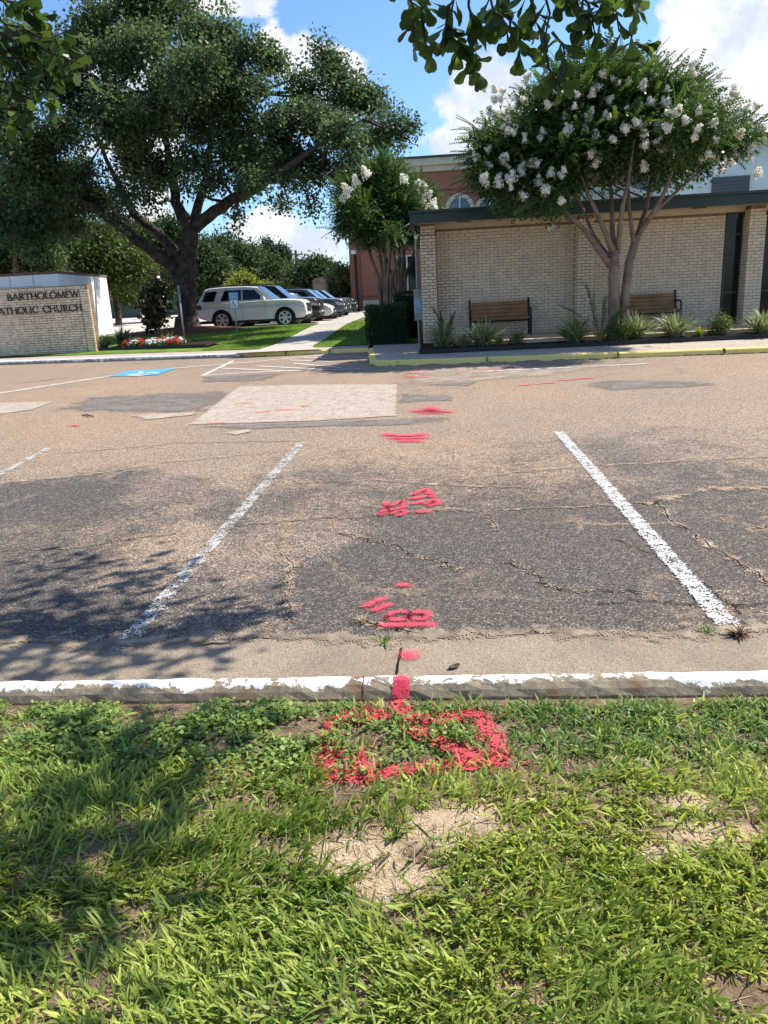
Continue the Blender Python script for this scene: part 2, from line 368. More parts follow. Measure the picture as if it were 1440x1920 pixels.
# --- far kerbs
KL = [(-45, 28.6), (-13.0, 22.42), (-5.2, 21.05)]; KY = [(-5.2, 21.05), (-1.85, 20.72)]
KS = [(-1.85, 20.72), (-1.50, 17.05)]; KR = [(-1.50, 17.05), (-1.46, 16.86), (-1.36, 16.68), (-1.2, 16.53), (-.9, 16.42), (1.2, 16.22), (6.36, 15.72), (14, 15.1), (40, 13.2)]
fprof = [(0.02,-.1),(0,.03),(-.015,.09),(-.04,.112),(-.13,.117),(-.15,.10),(-.15,-.1)]
m_kw = kerb_mat('white_kerb_paint', (.78,.77,.73), (.40,.34,.27), .62, .02, .12, 10)
m_ky = kerb_mat('yellow_kerb_paint', (.80,.63,.20), (.36,.30,.20), .75, .0, .05, 9)
struct(kerb_mesh('kerb', KL, fprof, m_kw, step=.5, jitter=.004))
for nm, path in (('kerb', KY), ('kerb', KS), ('kerb', KR)): struct(kerb_mesh(nm, path, fprof, m_ky, step=.4, jitter=.004))
mb = MB()                                           # kerb joints
for i, (x, y) in enumerate([(-4.1, 20.9), (-2.9, 20.8), (1.0, 16.2), (3.6, 15.95), (5.6, 15.76), (7.6,15.6)]): mb.box(x-.008, x+.008, y-.012, y+.16, .03, .119)
mb.build('kerb_joint', plain('joint_dark', (.04,.035,.03), .9), lot)
# --- far pavements (exposed aggregate) and walk
PL = [(-45,28.7,.112),(-13.0,22.54,.112),(-5.2,21.17,.112),(-1.9,20.84,.112),(-1.9,22.3,.112),(-5.1,22.4,.112),(-11.5,24.0,.112),(-12.5,24.6,.112),(-45,31,.112)]
struct(sheet('pavement', PL, m_agg))
PR = [(-1.72,20.75,.112),(-1.36,16.85,.112),(-.88,16.55,.112),(1.2,16.36,.112),(6.4,15.86,.112),(40,13.35,.112),(40,17.2,.112),(7.4,17.95,.112),(-.35,17.85,.112),(-.42,20.45,.112),(-.5,21.7,.112),(-1.8,21.9,.112)]
struct(sheet('pavement', PR, m_agg))
# concrete walk running back along the cars
ys = [20.86, 22, 23.5, 25, 27, 29, 31, 33, 36, 40, 50, 62]
V = []; 
for y in ys: V += [(-4.98-.5*max(0, (22.2-y)), y, zg(y)+.012), (-3.62+.4*max(0, (22.2-y)), y, zg(y)+.012)]
walk = struct(add('walkway', npmesh('walkway', V, [(2*i, 2*i+1, 2*i+3, 2*i+2) for i in range(len(ys)-1)], m_walk)))
mb = MB()
for y in np.arange(23, 60, 1.5): mb.box(-4.97, -3.63, y-.008, y+.008, zg(y)-.02, zg(y)+.0145)
mb.build('control_joint', plain('joint_grey', (.12,.105,.09), .9), walk)
# lawns on the far side (sloping sheets)
def lawn_sheet(name, xl, xr, y0, y1, m, n=16, nx=12):
    V = []
    for j in range(n+1):
        for i in range(nx+1):
            f = i/nx; x = xl+(xr-xl)*f; a = y0(x) if callable(y0) else y0; y = a+(y1-a)*j/n
            V.append((x, y, zg(y)+random.uniform(-.012, .012)))
    Fs = [(j*(nx+1)+i, j*(nx+1)+i+1, (j+1)*(nx+1)+i+1, (j+1)*(nx+1)+i) for j in range(n) for i in range(nx)]
    return struct(add(name, npmesh(name, V, Fs, m, smooth=True)))
m_lawn = plain('clipped_lawn', (.17,.27,.045), .95, .2, 2.0, 1.0, 70, spec=.1, col2=(.075,.135,.022))
lawnL = lawn_sheet('lawn', -40, -5.0, lambda x: 22.35+max(0, (-5-x))*.20, 33.4, m_lawn)
lawnR = lawn_sheet('lawn', -3.6, -0.45, 22.0, 62, m_lawn)
farlot = struct(sheet('far_parking_lot', [(-90,33.4,.30),(-5.02,33.4,.30),(-5.02,62,.30),(20,62,.30),(20,140,.30),(-90,140,.30)], m_pale))
mb = MB(); mb.box(-40,-5.0,33.4,33.55,.1,.39); struct(mb.build('kerb', m_walk))
mb = MB()
for i in range(8): mb.box(-10.6, -5.6, 33.35+2.75*i+1.36, 33.45+2.75*i+1.36, .2, .306)
mb.build('stall_line', plain('white_line', (.8,.8,.78), .8), farlot)
# --- painted lines and patches of the near lot
Z1, Z2, Z3 = .004, .008, .012
m_line = paintmat('worn_white_line', (.64,.62,.58), .75, 10, 1.0, .85, 95, off=.54, grain=.6)
m_linef = paintmat('faded_white_line', (.60,.53,.46), .6, 6, .8, .85, 60, off=.25)
m_lineh = paintmat('hatch_white_line', (.78,.74,.68), .6, 5, .7, .85, 40, off=.15)
def gz(pts, z): return [g(px, py, z) for px, py in pts]
def strip(name, pts, w, m, z=Z2, parent=lot, soft=.35, sub=12):
    P = gz(pts, z); Q = []
    for a, b_ in zip(P, P[1:]):
        for k in range(sub): Q.append(a.lerp(b_, k/sub))
    Q.append(P[-1]); mb = MB(); ribbon(mb, Q, w, None, soft); return mb.build(name, m, parent, attr=True)
strip('stall_line', [(565,830),(225,1215)], .115, m_line)
strip('stall_line', [(1048,810),(1372,1178)], .125, paintmat('white_line_fresh', (.76,.745,.72), .6, 14, 1.0, .85, 95, off=.36, grain=.45))
strip('stall_line', [(92,840),(-330,1062)], .115, m_line)
strip('stall_line', [(1540,795),(2400,1120)], .115, m_line)
strip('lot_line', [(-90,752),(0,737),(200,706),(330,690),(480,678),(640,661)], .32, m_linef, soft=.6)
for pts in ([(380,704),(436,677)], [(410,690),(530,695)], [(482,686),(615,693)], [(552,681),(640,689)], [(545,675),(622,678)], [(570,670),(642,673)],
            [(590,667),(687,670)], [(385,704),(437,700),(540,695),(685,691)]):
    strip('hatch_line', pts, .11, m_lineh, z=Z2+.002)
strip('lot_line', [(880,697),(1210,682)], .22, m_linef, soft=.6)
def blotch(name, pts, m, z=Z1, k=.10): 
    mb = MB(); patch(mb, gz(pts, z), k); return mb.build(name, m, lot, attr=True)
m_greyp = paintmat('grey_asphalt_patch', (.26,.225,.195), .8, 2.2, .9, .9, 70, (.19,.165,.145), off=.15, grain=.5)
m_palep = paintmat('pale_concrete_patch', (.57,.475,.385), .35, 4, .8, .9, 60, (.46,.375,.295), off=.03, grain=.7)
blotch('concrete_patch', [(445,724),(600,720),(748,720),(746,780),(600,789),(350,797)], m_palep, Z2, .04)
blotch('concrete_patch', [(-60,757),(105,752),(60,768),(-60,785)], m_palep, Z2, .06)
blotch('concrete_patch', [(735,704),(760,690),(1010,682),(1200,678),(1050,704),(880,718),(740,722)], paintmat('pale_patch_soft', (.46,.37,.29), .7, 2.5, .9, .9, 60, off=.2, grain=.7), Z1, .25)
for pts in ([(90,770),(160,745),(330,735),(446,732),(400,772),(250,776)], [(375,718),(380,706),(540,698),(500,714)], [(340,800),(560,792),(700,786),(850,780),(840,796),(600,800),(430,806)],
            [(1090,722),(1130,712),(1330,714),(1345,722),(1230,730),(1130,732)], [(745,756),(750,738),(850,740),(850,752)], [(0,722),(160,704),(80,714)], [(780,722),(900,714),(880,724)]):
    blotch('asphalt_patch', pts, m_greyp, Z1+.0015, .3)
for pts in ([(240,778),(370,772),(375,777),(265,788)], [(415,812),(470,803),(475,808),(440,816)]): blotch('concrete_patch', pts, m_palep, Z2+.001, .3)
# blue accessible-bay sign on the ground with its white figure
m_blue = paintmat('blue_bay_paint', (.09,.36,.70), .5, 4, .5, .8, 50)
blotch('blue_bay_paint', [(203,706),(240,695),(333,690),(292,703)], m_blue, Z2+.004, .06)
for pts, w in (([(262,697),(268,699),(256,702)], .12), ([(255,701),(240,703.5),(262,704.5),(280,701.5)], .10), ([(268,698.5),(285,698),(296,700)], .10)):
    strip('wheelchair_stroke', pts, w, m_lineh, z=Z2+.010, sub=4)
# traced cracks: sandy band with a dark split in it
m_sand = paintmat('crack_sand', (.42,.32,.23), .8, 7, 1.1, .9, 120, (.28,.20,.14), off=.28)
m_split = paintmat('crack_split', (.012,.011,.011), .9, 18, .3, .95, 60)
def crack(pts, ws=.06, wd=.012):
    P = gz(pts, Z1+.001); Q = []
    for a, b_ in zip(P, P[1:]):
        for k in range(10):
            q = a.lerp(b_, k/10); Q.append(q+Vector((random.uniform(-.022,.022), random.uniform(-.022,.022), 0)))
    Q.append(P[-1]); mb = MB(); ribbon(mb, Q, [ws*random.uniform(.4,1.6) for _ in Q], None, .9)
    o = mb.build('crack_sand', m_sand, lot, attr=True)
    mb = MB(); ribbon(mb, [q+Vector((0, 0, .002)) for q in Q], [wd*random.uniform(.2,1.0) for _ in Q], None, .4); mb.build('crack', m_split, lot, attr=True)
for pts, ws, wd in (([(640,1000),(690,1012),(740,1022),(790,1045),(838,1055),(862,1070)], .05, .016), ([(545,985),(520,1020),(548,1060),(535,1120),(548,1165)], .10, .008),
    ([(440,985),(600,972),(700,968),(800,956),(870,958),(960,955),(1100,948),(1205,944)], .05, .010), ([(1205,944),(1280,925),(1340,915),(1440,914)], .16, .004),
    ([(1235,940),(1262,978),(1330,1020),(1400,1062),(1470,1110)], .08, .016), ([(950,1055),(1010,1075),(1022,1096),(1075,1108),(1210,1108)], .03, .014),
    ([(0,1032),(140,1026),(260,1008),(330,1000)], .04, .012), ([(915,960),(928,980),(935,995)], .05, .01), ([(680,1163),(740,1178),(800,1192)], .06, .014),
    ([(0,905),(160,890),(300,868),(480,850)], .12, .004), ([(560,905),(700,900),(860,910),(990,913)], .07, .006), ([(1120,1130),(1200,1125),(1310,1135),(1440,1130)], .02, .012),
    ([(860,900),(1000,880),(1200,868),(1440,856)], .10, .004), ([(120,850),(330,830),(560,826)], .08, .004), ([(1150,1010),(1260,1050),(1330,1100),(1390,1150)], .02, .012)):
    crack(pts, ws, wd)
mb = MB(); P = [Vector(p) for p in gz([(753,1205),(751,1225),(746,1245),(744,1262)], .008)]; ribbon(mb, P, .012); mb.build('crack', m_split, gut, attr=True)
# red surveyor's spray marks
m_spray = paintmat('red_spray_paint', (.86,.075,.13), .35, 35, 1.05, .75, 170, off=.04, edge=(.22, .92))
m_spray2 = paintmat('faint_red_spray', (.80,.10,.12), .75, 10, .9, .7, 90, off=.40)
def spray(strokes, w, m=m_spray, z=Z3, parent=lot, soft=.75):
    mb = MB()
    for pts in strokes:
        P = gz(pts, z); Q = []
        for a, b_ in zip(P, P[1:]):
            for k in range(5): Q.append(a.lerp(b_, k/5))
        Q.append(P[-1]); ribbon(mb, Q, w*1.8, None, .97)
    return mb.build('spray_mark', m, parent, attr=True)
spray([[(722,1171),(808,1169)]], .045)                                        # the 1
spray([[(727,1157),(733,1148),(752,1145),(768,1149),(782,1146),(798,1147),(804,1153),(795,1160),(775,1159),(768,1153),(757,1160),(738,1161),(727,1157)], [(768,1149),(768,1156)]], .034)   # the 8
spray([[(688,1135),(716,1122)], [(704,1143),(727,1133)]], .042)               # the inch marks
def dot(px, py, rx, ry, z=Z3, parent=lot):
    c = g(px, py, z); mb = MB(); patch(mb, [(c.x+rx*math.cos(a), c.y+ry*math.sin(a), z) for a in np.linspace(0, 6.283, 19)[:-1]], .9); return mb.build('spray_mark', m_spray, parent, attr=True)
dot(757, 1096, .062, .045); dot(767, 1227, .062, .062, .012, gut)
spray([[(716,960),(728,951),(722,942)], [(722,951),(745,943),(756,938),(756,950),(738,956),(728,951)], [(735,962),(750,956),(762,959),(750,965)], [(714,964),(722,961)]], .045)
spray([[(778,925),(798,917),(808,926)], [(775,934),(800,929),(814,930)], [(776,943),(792,940)], [(800,944),(815,936),(822,943),(806,947)], [(785,959),(800,958)]], .06)
spray([[(724,814),(760,817),(790,814)], [(735,820),(765,821),(790,819)], [(755,826),(782,826)]], .13)
spray([[(780,770),(838,771)], [(795,773),(822,773)], [(805,764),(812,770)]], .17)
spray([[(762,706),(800,707)], [(770,699),(796,699)], [(776,693),(790,693)]], .16, m_spray2)
for pts in ([(450,756),(466,755)], [(485,773),(505,771)], [(522,769),(545,768)], [(400,793),(415,792)], [(138,797),(155,796)], [(568,762),(572,761)],
            [(980,722),(1035,717)], [(1048,713),(1118,707)], [(880,696),(960,688)], [(1000,684),(1015,683)]): spray([pts], .11, m_spray2)
# ------------------------------------------------------------------ near lawn
LZ = .085
def gl(px, py): p = g(px, py, LZ); return (p.x, p.y)
def wn(x, y, s, seed, n=40):
    r = np.random.default_rng(seed); v = np.zeros_like(x)
    for _ in range(n):
        a = r.uniform(0, 2*np.pi); k = s*r.uniform(.5, 2.0); ph = r.uniform(0, 6.28)
        v += np.sin(k*(np.cos(a)*x+np.sin(a)*y)+ph)
    return v/math.sqrt(n/2)
def lz(x, y): return LZ+.012*wn(x, y, 3.0, 5, 12)*np.clip((2.45-y)*3, 0, 1)-.012*np.clip((y-2.40)*12, 0, 1)
gx = np.linspace(-14, 14, 181); gy = np.concatenate([np.linspace(-14, 0, 20)[:-1], np.linspace(0, 2.492, 60)])
GX, GY = np.meshgrid(gx, gy); GZ = lz(GX, GY)
nxx = len(gx); idx = np.arange(len(gy)*nxx).reshape(len(gy), nxx)
Fq = np.stack([idx[:-1, :-1], idx[:-1, 1:], idx[1:, 1:], idx[1:, :-1]], -1).reshape(-1, 4)
SAND = [(*gl(660,1600), .16, .10), (*gl(840,1545), .17, .11), (*gl(730,1650), .11, .10), (*gl(1340,1560), .13, .06), (*gl(1240,1600), .09, .035), (*gl(1180,1425), .08, .035), (*gl(1290,1500), .10, .05)]
BARE = SAND+[(*gl(630,1475), .10, .05), (*gl(690,1385), .09, .07), (*gl(560,1370), .14, .08), (*gl(470,1500), .12, .05), (*gl(500,1585), .07, .04), (*gl(700,1690), .06, .05), (*gl(1400,1530), .12, .06),
             (*gl(130,1720), .08, .03), (*gl(420,1400), .12, .035), (*gl(1380,1850), .10, .05), (*gl(1100,1440), .08, .04)]
m_soil, t, b, pos = newmat('lawn_soil'); MC['lawn_soil'] = m_soil
sx = nd(t, 'ShaderNodeSeparateXYZ'); t.links.new(pos, sx.inputs[0]); sm = None
for cx_, cy_, rx_, ry_ in SAND:
    a = mth(t, 'DIVIDE', mth(t, 'SUBTRACT', sx.outputs[0], cx_), rx_); c = mth(t, 'DIVIDE', mth(t, 'SUBTRACT', sx.outputs[1], cy_), ry_)
    r = mth(t, 'SUBTRACT', 1.25, mth(t, 'ADD', mth(t, 'MULTIPLY', a, a), mth(t, 'MULTIPLY', c, c)))
    sm = r if sm is None else mth(t, 'MAXIMUM', sm, r)
sm = sstep(t, mth(t, 'ADD', mth(t, 'MAXIMUM', sm, -1.0), mth(t, 'MULTIPLY', mth(t, 'SUBTRACT', noise(t, pos, 11, 6, .7), .5), 4.0)), -.2, 1.0)
soil = mixc(t, sstep(t, noise(t, pos, 22, 6, .65), .3, .7), (.10,.066,.04), (.26,.185,.12))
vo = nd(t, 'ShaderNodeTexVoronoi', i_Scale=230.0); t.links.new(pos, vo.inputs['Vector']); hs = nd(t, 'ShaderNodeSeparateColor'); t.links.new(vo.outputs['Color'], hs.inputs[0])
sand = mixc(t, hs.outputs[0], (.34,.25,.155), (.56,.43,.29))
t.links.new(mixc(t, sm, soil, sand), b.inputs['Base Color']); b.inputs['Roughness'].default_value = .95; b.inputs['Specular IOR Level'].default_value = .1
bump(t, b, mth(t, 'ADD', vo.outputs['Distance'], mth(t, 'MULTIPLY', noise(t, pos, 30, 6, .7), 3)), .5, .010)
lawn0 = struct(add('lawn', npmesh('lawn', np.stack([GX, GY, GZ], -1), Fq, m_soil, smooth=True)))
LOOP = [[(752,1312),(750,1345)], [(750,1345),(690,1345),(635,1352),(610,1385),(612,1430),(640,1452),(690,1450),(730,1438),(800,1436),(880,1428),(940,1430),(935,1400),(912,1370),(905,1345),(870,1340),(845,1352),(800,1352),(750,1345)],
        [(755,1350),(790,1378),(840,1395),(900,1425)], [(700,1440),(670,1420)]]
LSEG = []
for pl in LOOP:
    q = [gl(*p) for p in pl]; LSEG += list(zip(q, q[1:]))
def loopdist(x, y):
    d = np.full(x.shape, 9.0)
    for (ax, ay), (bx_, by_) in LSEG:
        ux, uy = bx_-ax, by_-ay; tt = np.clip(((x-ax)*ux+(y-ay)*uy)/(ux*ux+uy*uy), 0, 1)
        d = np.minimum(d, np.hypot(x-ax-tt*ux, y-ay-tt*uy))
    return d
mb = MB()
for pl in LOOP:
    P = [Vector((*gl(*p), 0)) for p in pl]; Q = []
    for a, b_ in zip(P, P[1:]):
        for k in range(5): Q.append(a.lerp(b_, k/5))
    Q.append(P[-1])
    for q in Q: q.z = float(lz(np.array([q.x]), np.array([q.y]))[0])+.010
    ribbon(mb, Q, .085, None, .8)
mb.build('spray_mark', paintmat('red_spray_soil', (.66,.08,.10), .8, 22, 1.0, .85, 120, off=.15, edge=(.25,.9)), lawn0, attr=True)
mb = MB(); P = [Vector((-.172, y, .1345)) for y in (2.535, 2.545, 2.555, 2.565, 2.572)]; ribbon(mb, P, .062, None, .4, ends=False); P = [Vector((-.172, 2.474, .02)), Vector((-.172, 2.4745, .13))]
mb.raw([(-.200,2.481,.05),(-.144,2.481,.05),(-.142,2.493,.085),(-.202,2.493,.085),(-.141,2.512,.110),(-.203,2.512,.110),(-.141,2.535,.1345),(-.203,2.535,.1345)], [(0,1,2,3),(3,2,4,5),(5,4,6,7)], [.6,.6,.8,.8,1,1,1,1])
mb.build('spray_mark', m_spray, nk, attr=True)
def bare(x, y):
    v = np.zeros_like(x)
    for cx_, cy_, rx_, ry_ in BARE: v = np.maximum(v, np.clip(1.35-((x-cx_)/rx_)**2-((y-cy_)/ry_)**2, 0, 1))
    return v
def blades(P, az, e0, curl, L, w, nseg=3):
    """ribbon blades; returns V, F"""
    n = len(P); ss = [0, .38, .74, 1.0]; V = np.zeros((n, 7, 3)); c = P.copy()
    hd = np.stack([np.cos(az), np.sin(az), np.zeros(n)], -1); sd = np.stack([-np.sin(az), np.cos(az), np.zeros(n)], -1)
    tw = rng.normal(0, .5, n); side = sd*np.cos(tw)[:, None]+np.array([0, 0, 1.0])*np.sin(tw)[:, None]
    e = e0.copy(); V[:, 0] = c-side*(w*.35)[:, None]; V[:, 1] = c+side*(w*.35)[:, None]
    for k in range(3):
        st = (ss[k+1]-ss[k])*L; c = c+(hd*np.cos(e)[:, None]+np.array([0, 0, 1.0])*np.sin(e)[:, None])*st[:, None]; e = e-curl
        c[:, 2] = np.maximum(c[:, 2], P[:, 2]+.002)
        if k < 2:
            ww = w*(.5 if k == 0 else .42); V[:, 2+2*k] = c-side*ww[:, None]; V[:, 3+2*k] = c+side*ww[:, None]
        else: V[:, 6] = c
    TF = np.array([[0,1,3],[0,3,2],[2,3,5],[2,5,4],[4,5,6]])
    F = (TF[None]+(np.arange(n)*7)[:, None, None]).reshape(-1, 3)
    return V.reshape(-1, 3), F
GRASS = {'a': [], 'b': [], 'r': [], 'd': []}
def add_blades(kind, x, y, z, az, e0, curl, L, w, v):
    P = np.stack([x, y, z], -1); V, F = blades(P, az, e0, curl, L, w); GRASS[kind].append((V, F, np.repeat(v, 7)))
def tufts(n, xr, yr, kind):
    tx = rng.uniform(*xr, n); ty = rng.uniform(*yr, n)
    bz = bare(tx, ty); keep = rng.random(n) > bz*.95
    px_b = sstepn(ty, 1.95, 2.2)                                      # toward the kerb: coarser, darker grass
    dn = wn(tx, ty, 9.0, 21)
    left = sstepn(-tx, .35, .8)*sstepn(ty, 2.0, 2.25)                 # clover corner
    if kind == 'a': keep &= rng.random(n) < (1-px_b*.9)*(.82+.40*np.clip(dn, -1, 1))
    else: keep &= rng.random(n) < (px_b*.9+.05)*(1-.75*left)*(.75+.4*np.clip(dn, -1, 1))
    tx, ty = tx[keep], ty[keep]; m = len(tx); nb = 8 if kind == 'a' else 8
    x = np.repeat(tx, nb)+rng.normal(0, .012, m*nb); y = np.repeat(ty, nb)+rng.normal(0, .012, m*nb)
    flow = np.repeat(wn(tx, ty, 4.0, 33)*2.2, nb)
    n2 = m*nb; tone = np.repeat(np.clip(.5+.22*wn(tx, ty, 5.0, 44), 0, 1), nb)
    if kind == 'a':
        az = flow+rng.normal(0, 1.1, n2); L = rng.uniform(.026, .078, n2)*np.repeat(rng.uniform(.7, 1.15, m), nb); w = rng.uniform(.0042, .0086, n2)
        e0 = np.radians(rng.uniform(8, 68, n2)); cu = np.radians(rng.uniform(0, 22, n2)); v = np.clip(tone*.75+rng.normal(.12, .26, n2), 0, 1)
    else:
        az = rng.uniform(0, 6.28, n2); L = rng.uniform(.025, .060, n2); w = rng.uniform(.0042, .0086, n2)
        e0 = np.radians(rng.uniform(10, 62, n2)); cu = np.radians(rng.uniform(0, 22, n2)); v = np.clip(rng.normal(.4, .25, n2), 0, 1)
    ld_ = loopdist(x, y); red = (ld_ < .030+rng.normal(0, .012, n2)) & (rng.random(n2) < .55)
    z = lz(x, y)-.003
    for kk, mk in (('r', red), (kind, ~red)):
        if mk.any(): add_blades(kk, x[mk], y[mk], z[mk], az[mk], e0[mk], cu[mk], L[mk], w[mk], v[mk])
def sstepn(v, lo, hi): q = np.clip((v-lo)/(hi-lo), 0, 1); return q*q*(3-2*q)
tufts(15500, (-2.3, 1.9), (.75, 2.44), 'a'); tufts(11000, (-2.3, 1.9), (.9, 2.44), 'b')
tufts(5200, (-5, -2.3), (.3, 2.43), 'a'); tufts(5200, (1.9, 5), (.3, 2.43), 'a'); tufts(3000, (1.9, 5), (1.6, 2.44), 'b'); tufts(2500, (-5, -2.3), (1.6, 2.44), 'b')
# extra painted blades along the loop
q = np.array([np.array(a)*(1-f)+np.array(b_)*f for (a, b_) in LSEG for f in rng.random(max(4, int(45*math.dist(a, b_))*1))])
q = np.repeat(q, 5, 0)+rng.normal(0, .017, (len(q)*5, 2)); n2 = len(q)
add_blades('r', q[:, 0], q[:, 1], lz(q[:, 0], q[:, 1]), rng.uniform(0, 6.28, n2), np.radians(rng.uniform(5, 45, n2)), np.radians(rng.uniform(0, 15, n2)), rng.uniform(.015, .042, n2), rng.uniform(.0025, .006, n2), rng.random(n2))
# dry thatch lying flat
n2 = 20000; x = rng.uniform(-3, 2.6, n2); y = rng.uniform(.8, 2.45, n2)
add_blades('d', x, y, lz(x, y)+.002, rng.uniform(0, 6.28, n2), np.radians(rng.uniform(-2, 22, n2)), np.radians(rng.uniform(0, 12, n2)), rng.uniform(.02, .08, n2), rng.uniform(.001, .0028, n2), rng.random(n2))
for kk, nm, mt, lab in (('a', 'lawn_grass', leafmat('grass_blades', (.10,.18,.024), (.47,.52,.125), .35, .45), 'yellow-green broad-bladed lawn grass filling the foreground'),
                        ('b', 'coarse_grass', leafmat('coarse_blades', (.07,.155,.035), (.26,.37,.09), .32, .45), 'darker coarse grass sprawling along the white kerb'),
                        ('r', 'painted_grass', leafmat('painted_blades', (.46,.05,.06), (.80,.14,.15), .15, .5), 'grass blades sprayed red in a rough loop below the kerb'),
                        ('d', 'dry_thatch', leafmat('dry_blades', (.16,.11,.06), (.52,.42,.27), .15, .8), 'dry tan thatch lying between the grass')):
    V = np.concatenate([a[0] for a in GRASS[kk]]); A = np.concatenate([a[2] for a in GRASS[kk]]); off = 0; Fs = []
    for a in GRASS[kk]: Fs.append(a[1]+off); off += len(a[0])
    tag(add(nm, npmesh(nm, V, np.concatenate(Fs), mt, A)), lab, 'grass', kind='stuff')
# low small-leaved weeds in the left corner by the kerb
n1 = 3300; tx = rng.uniform(-3.6, .1, n1); ty = 2.43-np.abs(rng.normal(0, .17, n1)); kp = (rng.random(n1) < sstepn(-tx, -.05, .7)*.9+.08) & (wn(tx, ty, 8, 71) > -.7) & (bare(tx, ty) < .6); tx, ty = tx[kp], ty[kp]
LT = [(0,0,0),(.34,.28,.05),(.42,.62,.04),(0,1,-.04),(-.42,.62,.04),(-.34,.28,.05)]
nb = 7; m_ = len(tx); hh = np.repeat(rng.uniform(.012, .05, m_), nb)*rng.uniform(.4, 1, m_*nb)
x = np.repeat(tx, nb)+rng.normal(0, .016, m_*nb); y = np.minimum(np.repeat(ty, nb)+rng.normal(0, .016, m_*nb), 2.47); P = np.stack([x, y, lz(x, y)+hh], -1)
D = np.stack([rng.normal(size=m_*nb), rng.normal(size=m_*nb), rng.normal(.1, .35, m_*nb)], -1)
R = frames(D, np.tile(np.array([0, 0, 1.0]), (m_*nb, 1))+rng.normal(0, .3, (m_*nb, 3)))
V, Fv, A = scatter(LT, [[0,1,2,3,4,5]], P, R, rng.uniform(.010, .021, m_*nb), np.clip(rng.normal(.45, .25, m_*nb), 0, 1))
tag(add('ground_weeds', npmesh('ground_weeds', V, Fv, leafmat('weed_leaves', (.09,.17,.035), (.33,.42,.11), .3, .5), A)), 'small round-leaved weeds creeping along the kerb at left', 'weeds', kind='stuff')
# grit and pale stones in the bare spots
n1 = 260; c_ = np.array(SAND)[rng.integers(0, len(SAND), n1)]; x = c_[:, 0]+rng.normal(0, .6, n1)*c_[:, 2]; y = np.minimum(c_[:, 1]+rng.normal(0, .6, n1)*c_[:, 3], 2.4)
OV = np.array([(1,0,0),(-1,0,0),(0,1,0),(0,-1,0),(0,0,.7),(0,0,-.7)])*1.0; OF = [[0,2,4],[2,1,4],[1,3,4],[3,0,4],[2,0,5],[1,2,5],[3,1,5],[0,3,5]]
V, Fv, A = scatter(OV, OF, np.stack([x, y, lz(x, y)+.001], -1), frames(rng.normal(size=(n1, 3))), np.abs(rng.normal(.0025, .002, n1))+.0012, rng.random(n1))
tag(add('grit', npmesh('grit', V, Fv, leafmat('grit', (.35,.26,.17), (.80,.70,.55), 0, .9), A)), 'pale grit scattered over the bare sandy spots', 'grit', kind='stuff')
# twigs, weeds and litter
def weed(px, py, z, n, L, col, label, cat='weed'):
    p = g(px, py, z); m_ = n; az = rng.uniform(0, 6.28, n)
    P = np.tile(np.array(p), (n, 1))+rng.normal(0, .008, (n, 3))*np.array([1, 1, 0]); 
    V, Fv = blades(P, az, np.radians(rng.uniform(15, 60, n)), np.radians(rng.uniform(5, 25, n)), rng.uniform(.5, 1, n)*L, np.full(n, L*.07))
    V = V-np.array(p)
    return tag(add('weed' if cat == 'weed' else 'leaf_litter', npmesh('weed', V, Fv, col, np.repeat(rng.random(n), 7)), loc=p), label, cat)
mg = MC['coarse_blades']; md = MC['dry_blades']
weed(680, 1166, .004, 26, .07, md, 'dry tan weed in the asphalt crack beside the sprayed inch marks')
weed(722, 1204, .006, 18, .08, mg, 'thin green weed growing from the gutter seam above the red dot')
weed(1322, 1186, .006, 22, .07, mg, 'green weed at the foot of the right white stall line')
weed(1385, 1192, .006, 90, .07, leafmat('brown_litter', (.06,.03,.02), (.20,.11,.06), 0, .9), 'brown leaf litter heaped at the end of the right stall line', 'leaf litter')
def scrap(name, px, py, z, L, w, ang, m, label, cat):
    p = g(px, py, z); n = 7; V = []
    for i in range(n):
        s = i/(n-1)-.5; ww = w*(1-(2*s)**2)**.5*.5+w*.06; zz = .004+.012*(2*s)**2*L/.05*.3
        V += [(s*L, -ww, zz+.004), (s*L, 0, zz-.002), (s*L, ww, zz+.005)]
    Fs = [(i*3+k, i*3+k+1, i*3+k+4, i*3+k+3) for i in range(n-1) for k in range(2)]
    o = tag(add(name, npmesh(name, V, Fs, m, smooth=True), loc=p), label, cat); o.rotation_euler = (0, 0, ang); return o
m_dead = plain('dead_leaf', (.09,.055,.035), .8, .3, 60)
scrap('dead_leaf', 852, 1252, .006, .055, .025, .6, m_dead, 'curled brown leaf on the gutter right of the red dot', 'leaf')
def stick(px0, py0, px1, py1, z, r, label):
    a, b_ = g(px0, py0, z), g(px1, py1, z); mid = (a+b_)/2; mb = MB()
    mb.tube([a-mid, (a-mid)*.3+Vector((0, r*2, r)), (b_-mid)*.4+Vector((0, -r*2, r)), b_-mid], [r*.7, r, r*.9, r*.4], 6)
    o = mb.build('stick', plain('stick_bark', (.05,.035,.028), .9), smooth=True); o.location = mid; return tag(o, label, 'stick')
stick(154, 779, 177, 781, .012, .012, 'dark stick lying on the asphalt at far left')
stick(380, 1210, 432, 1205, .006, .004, 'thin dry twig on the shaded gutter')
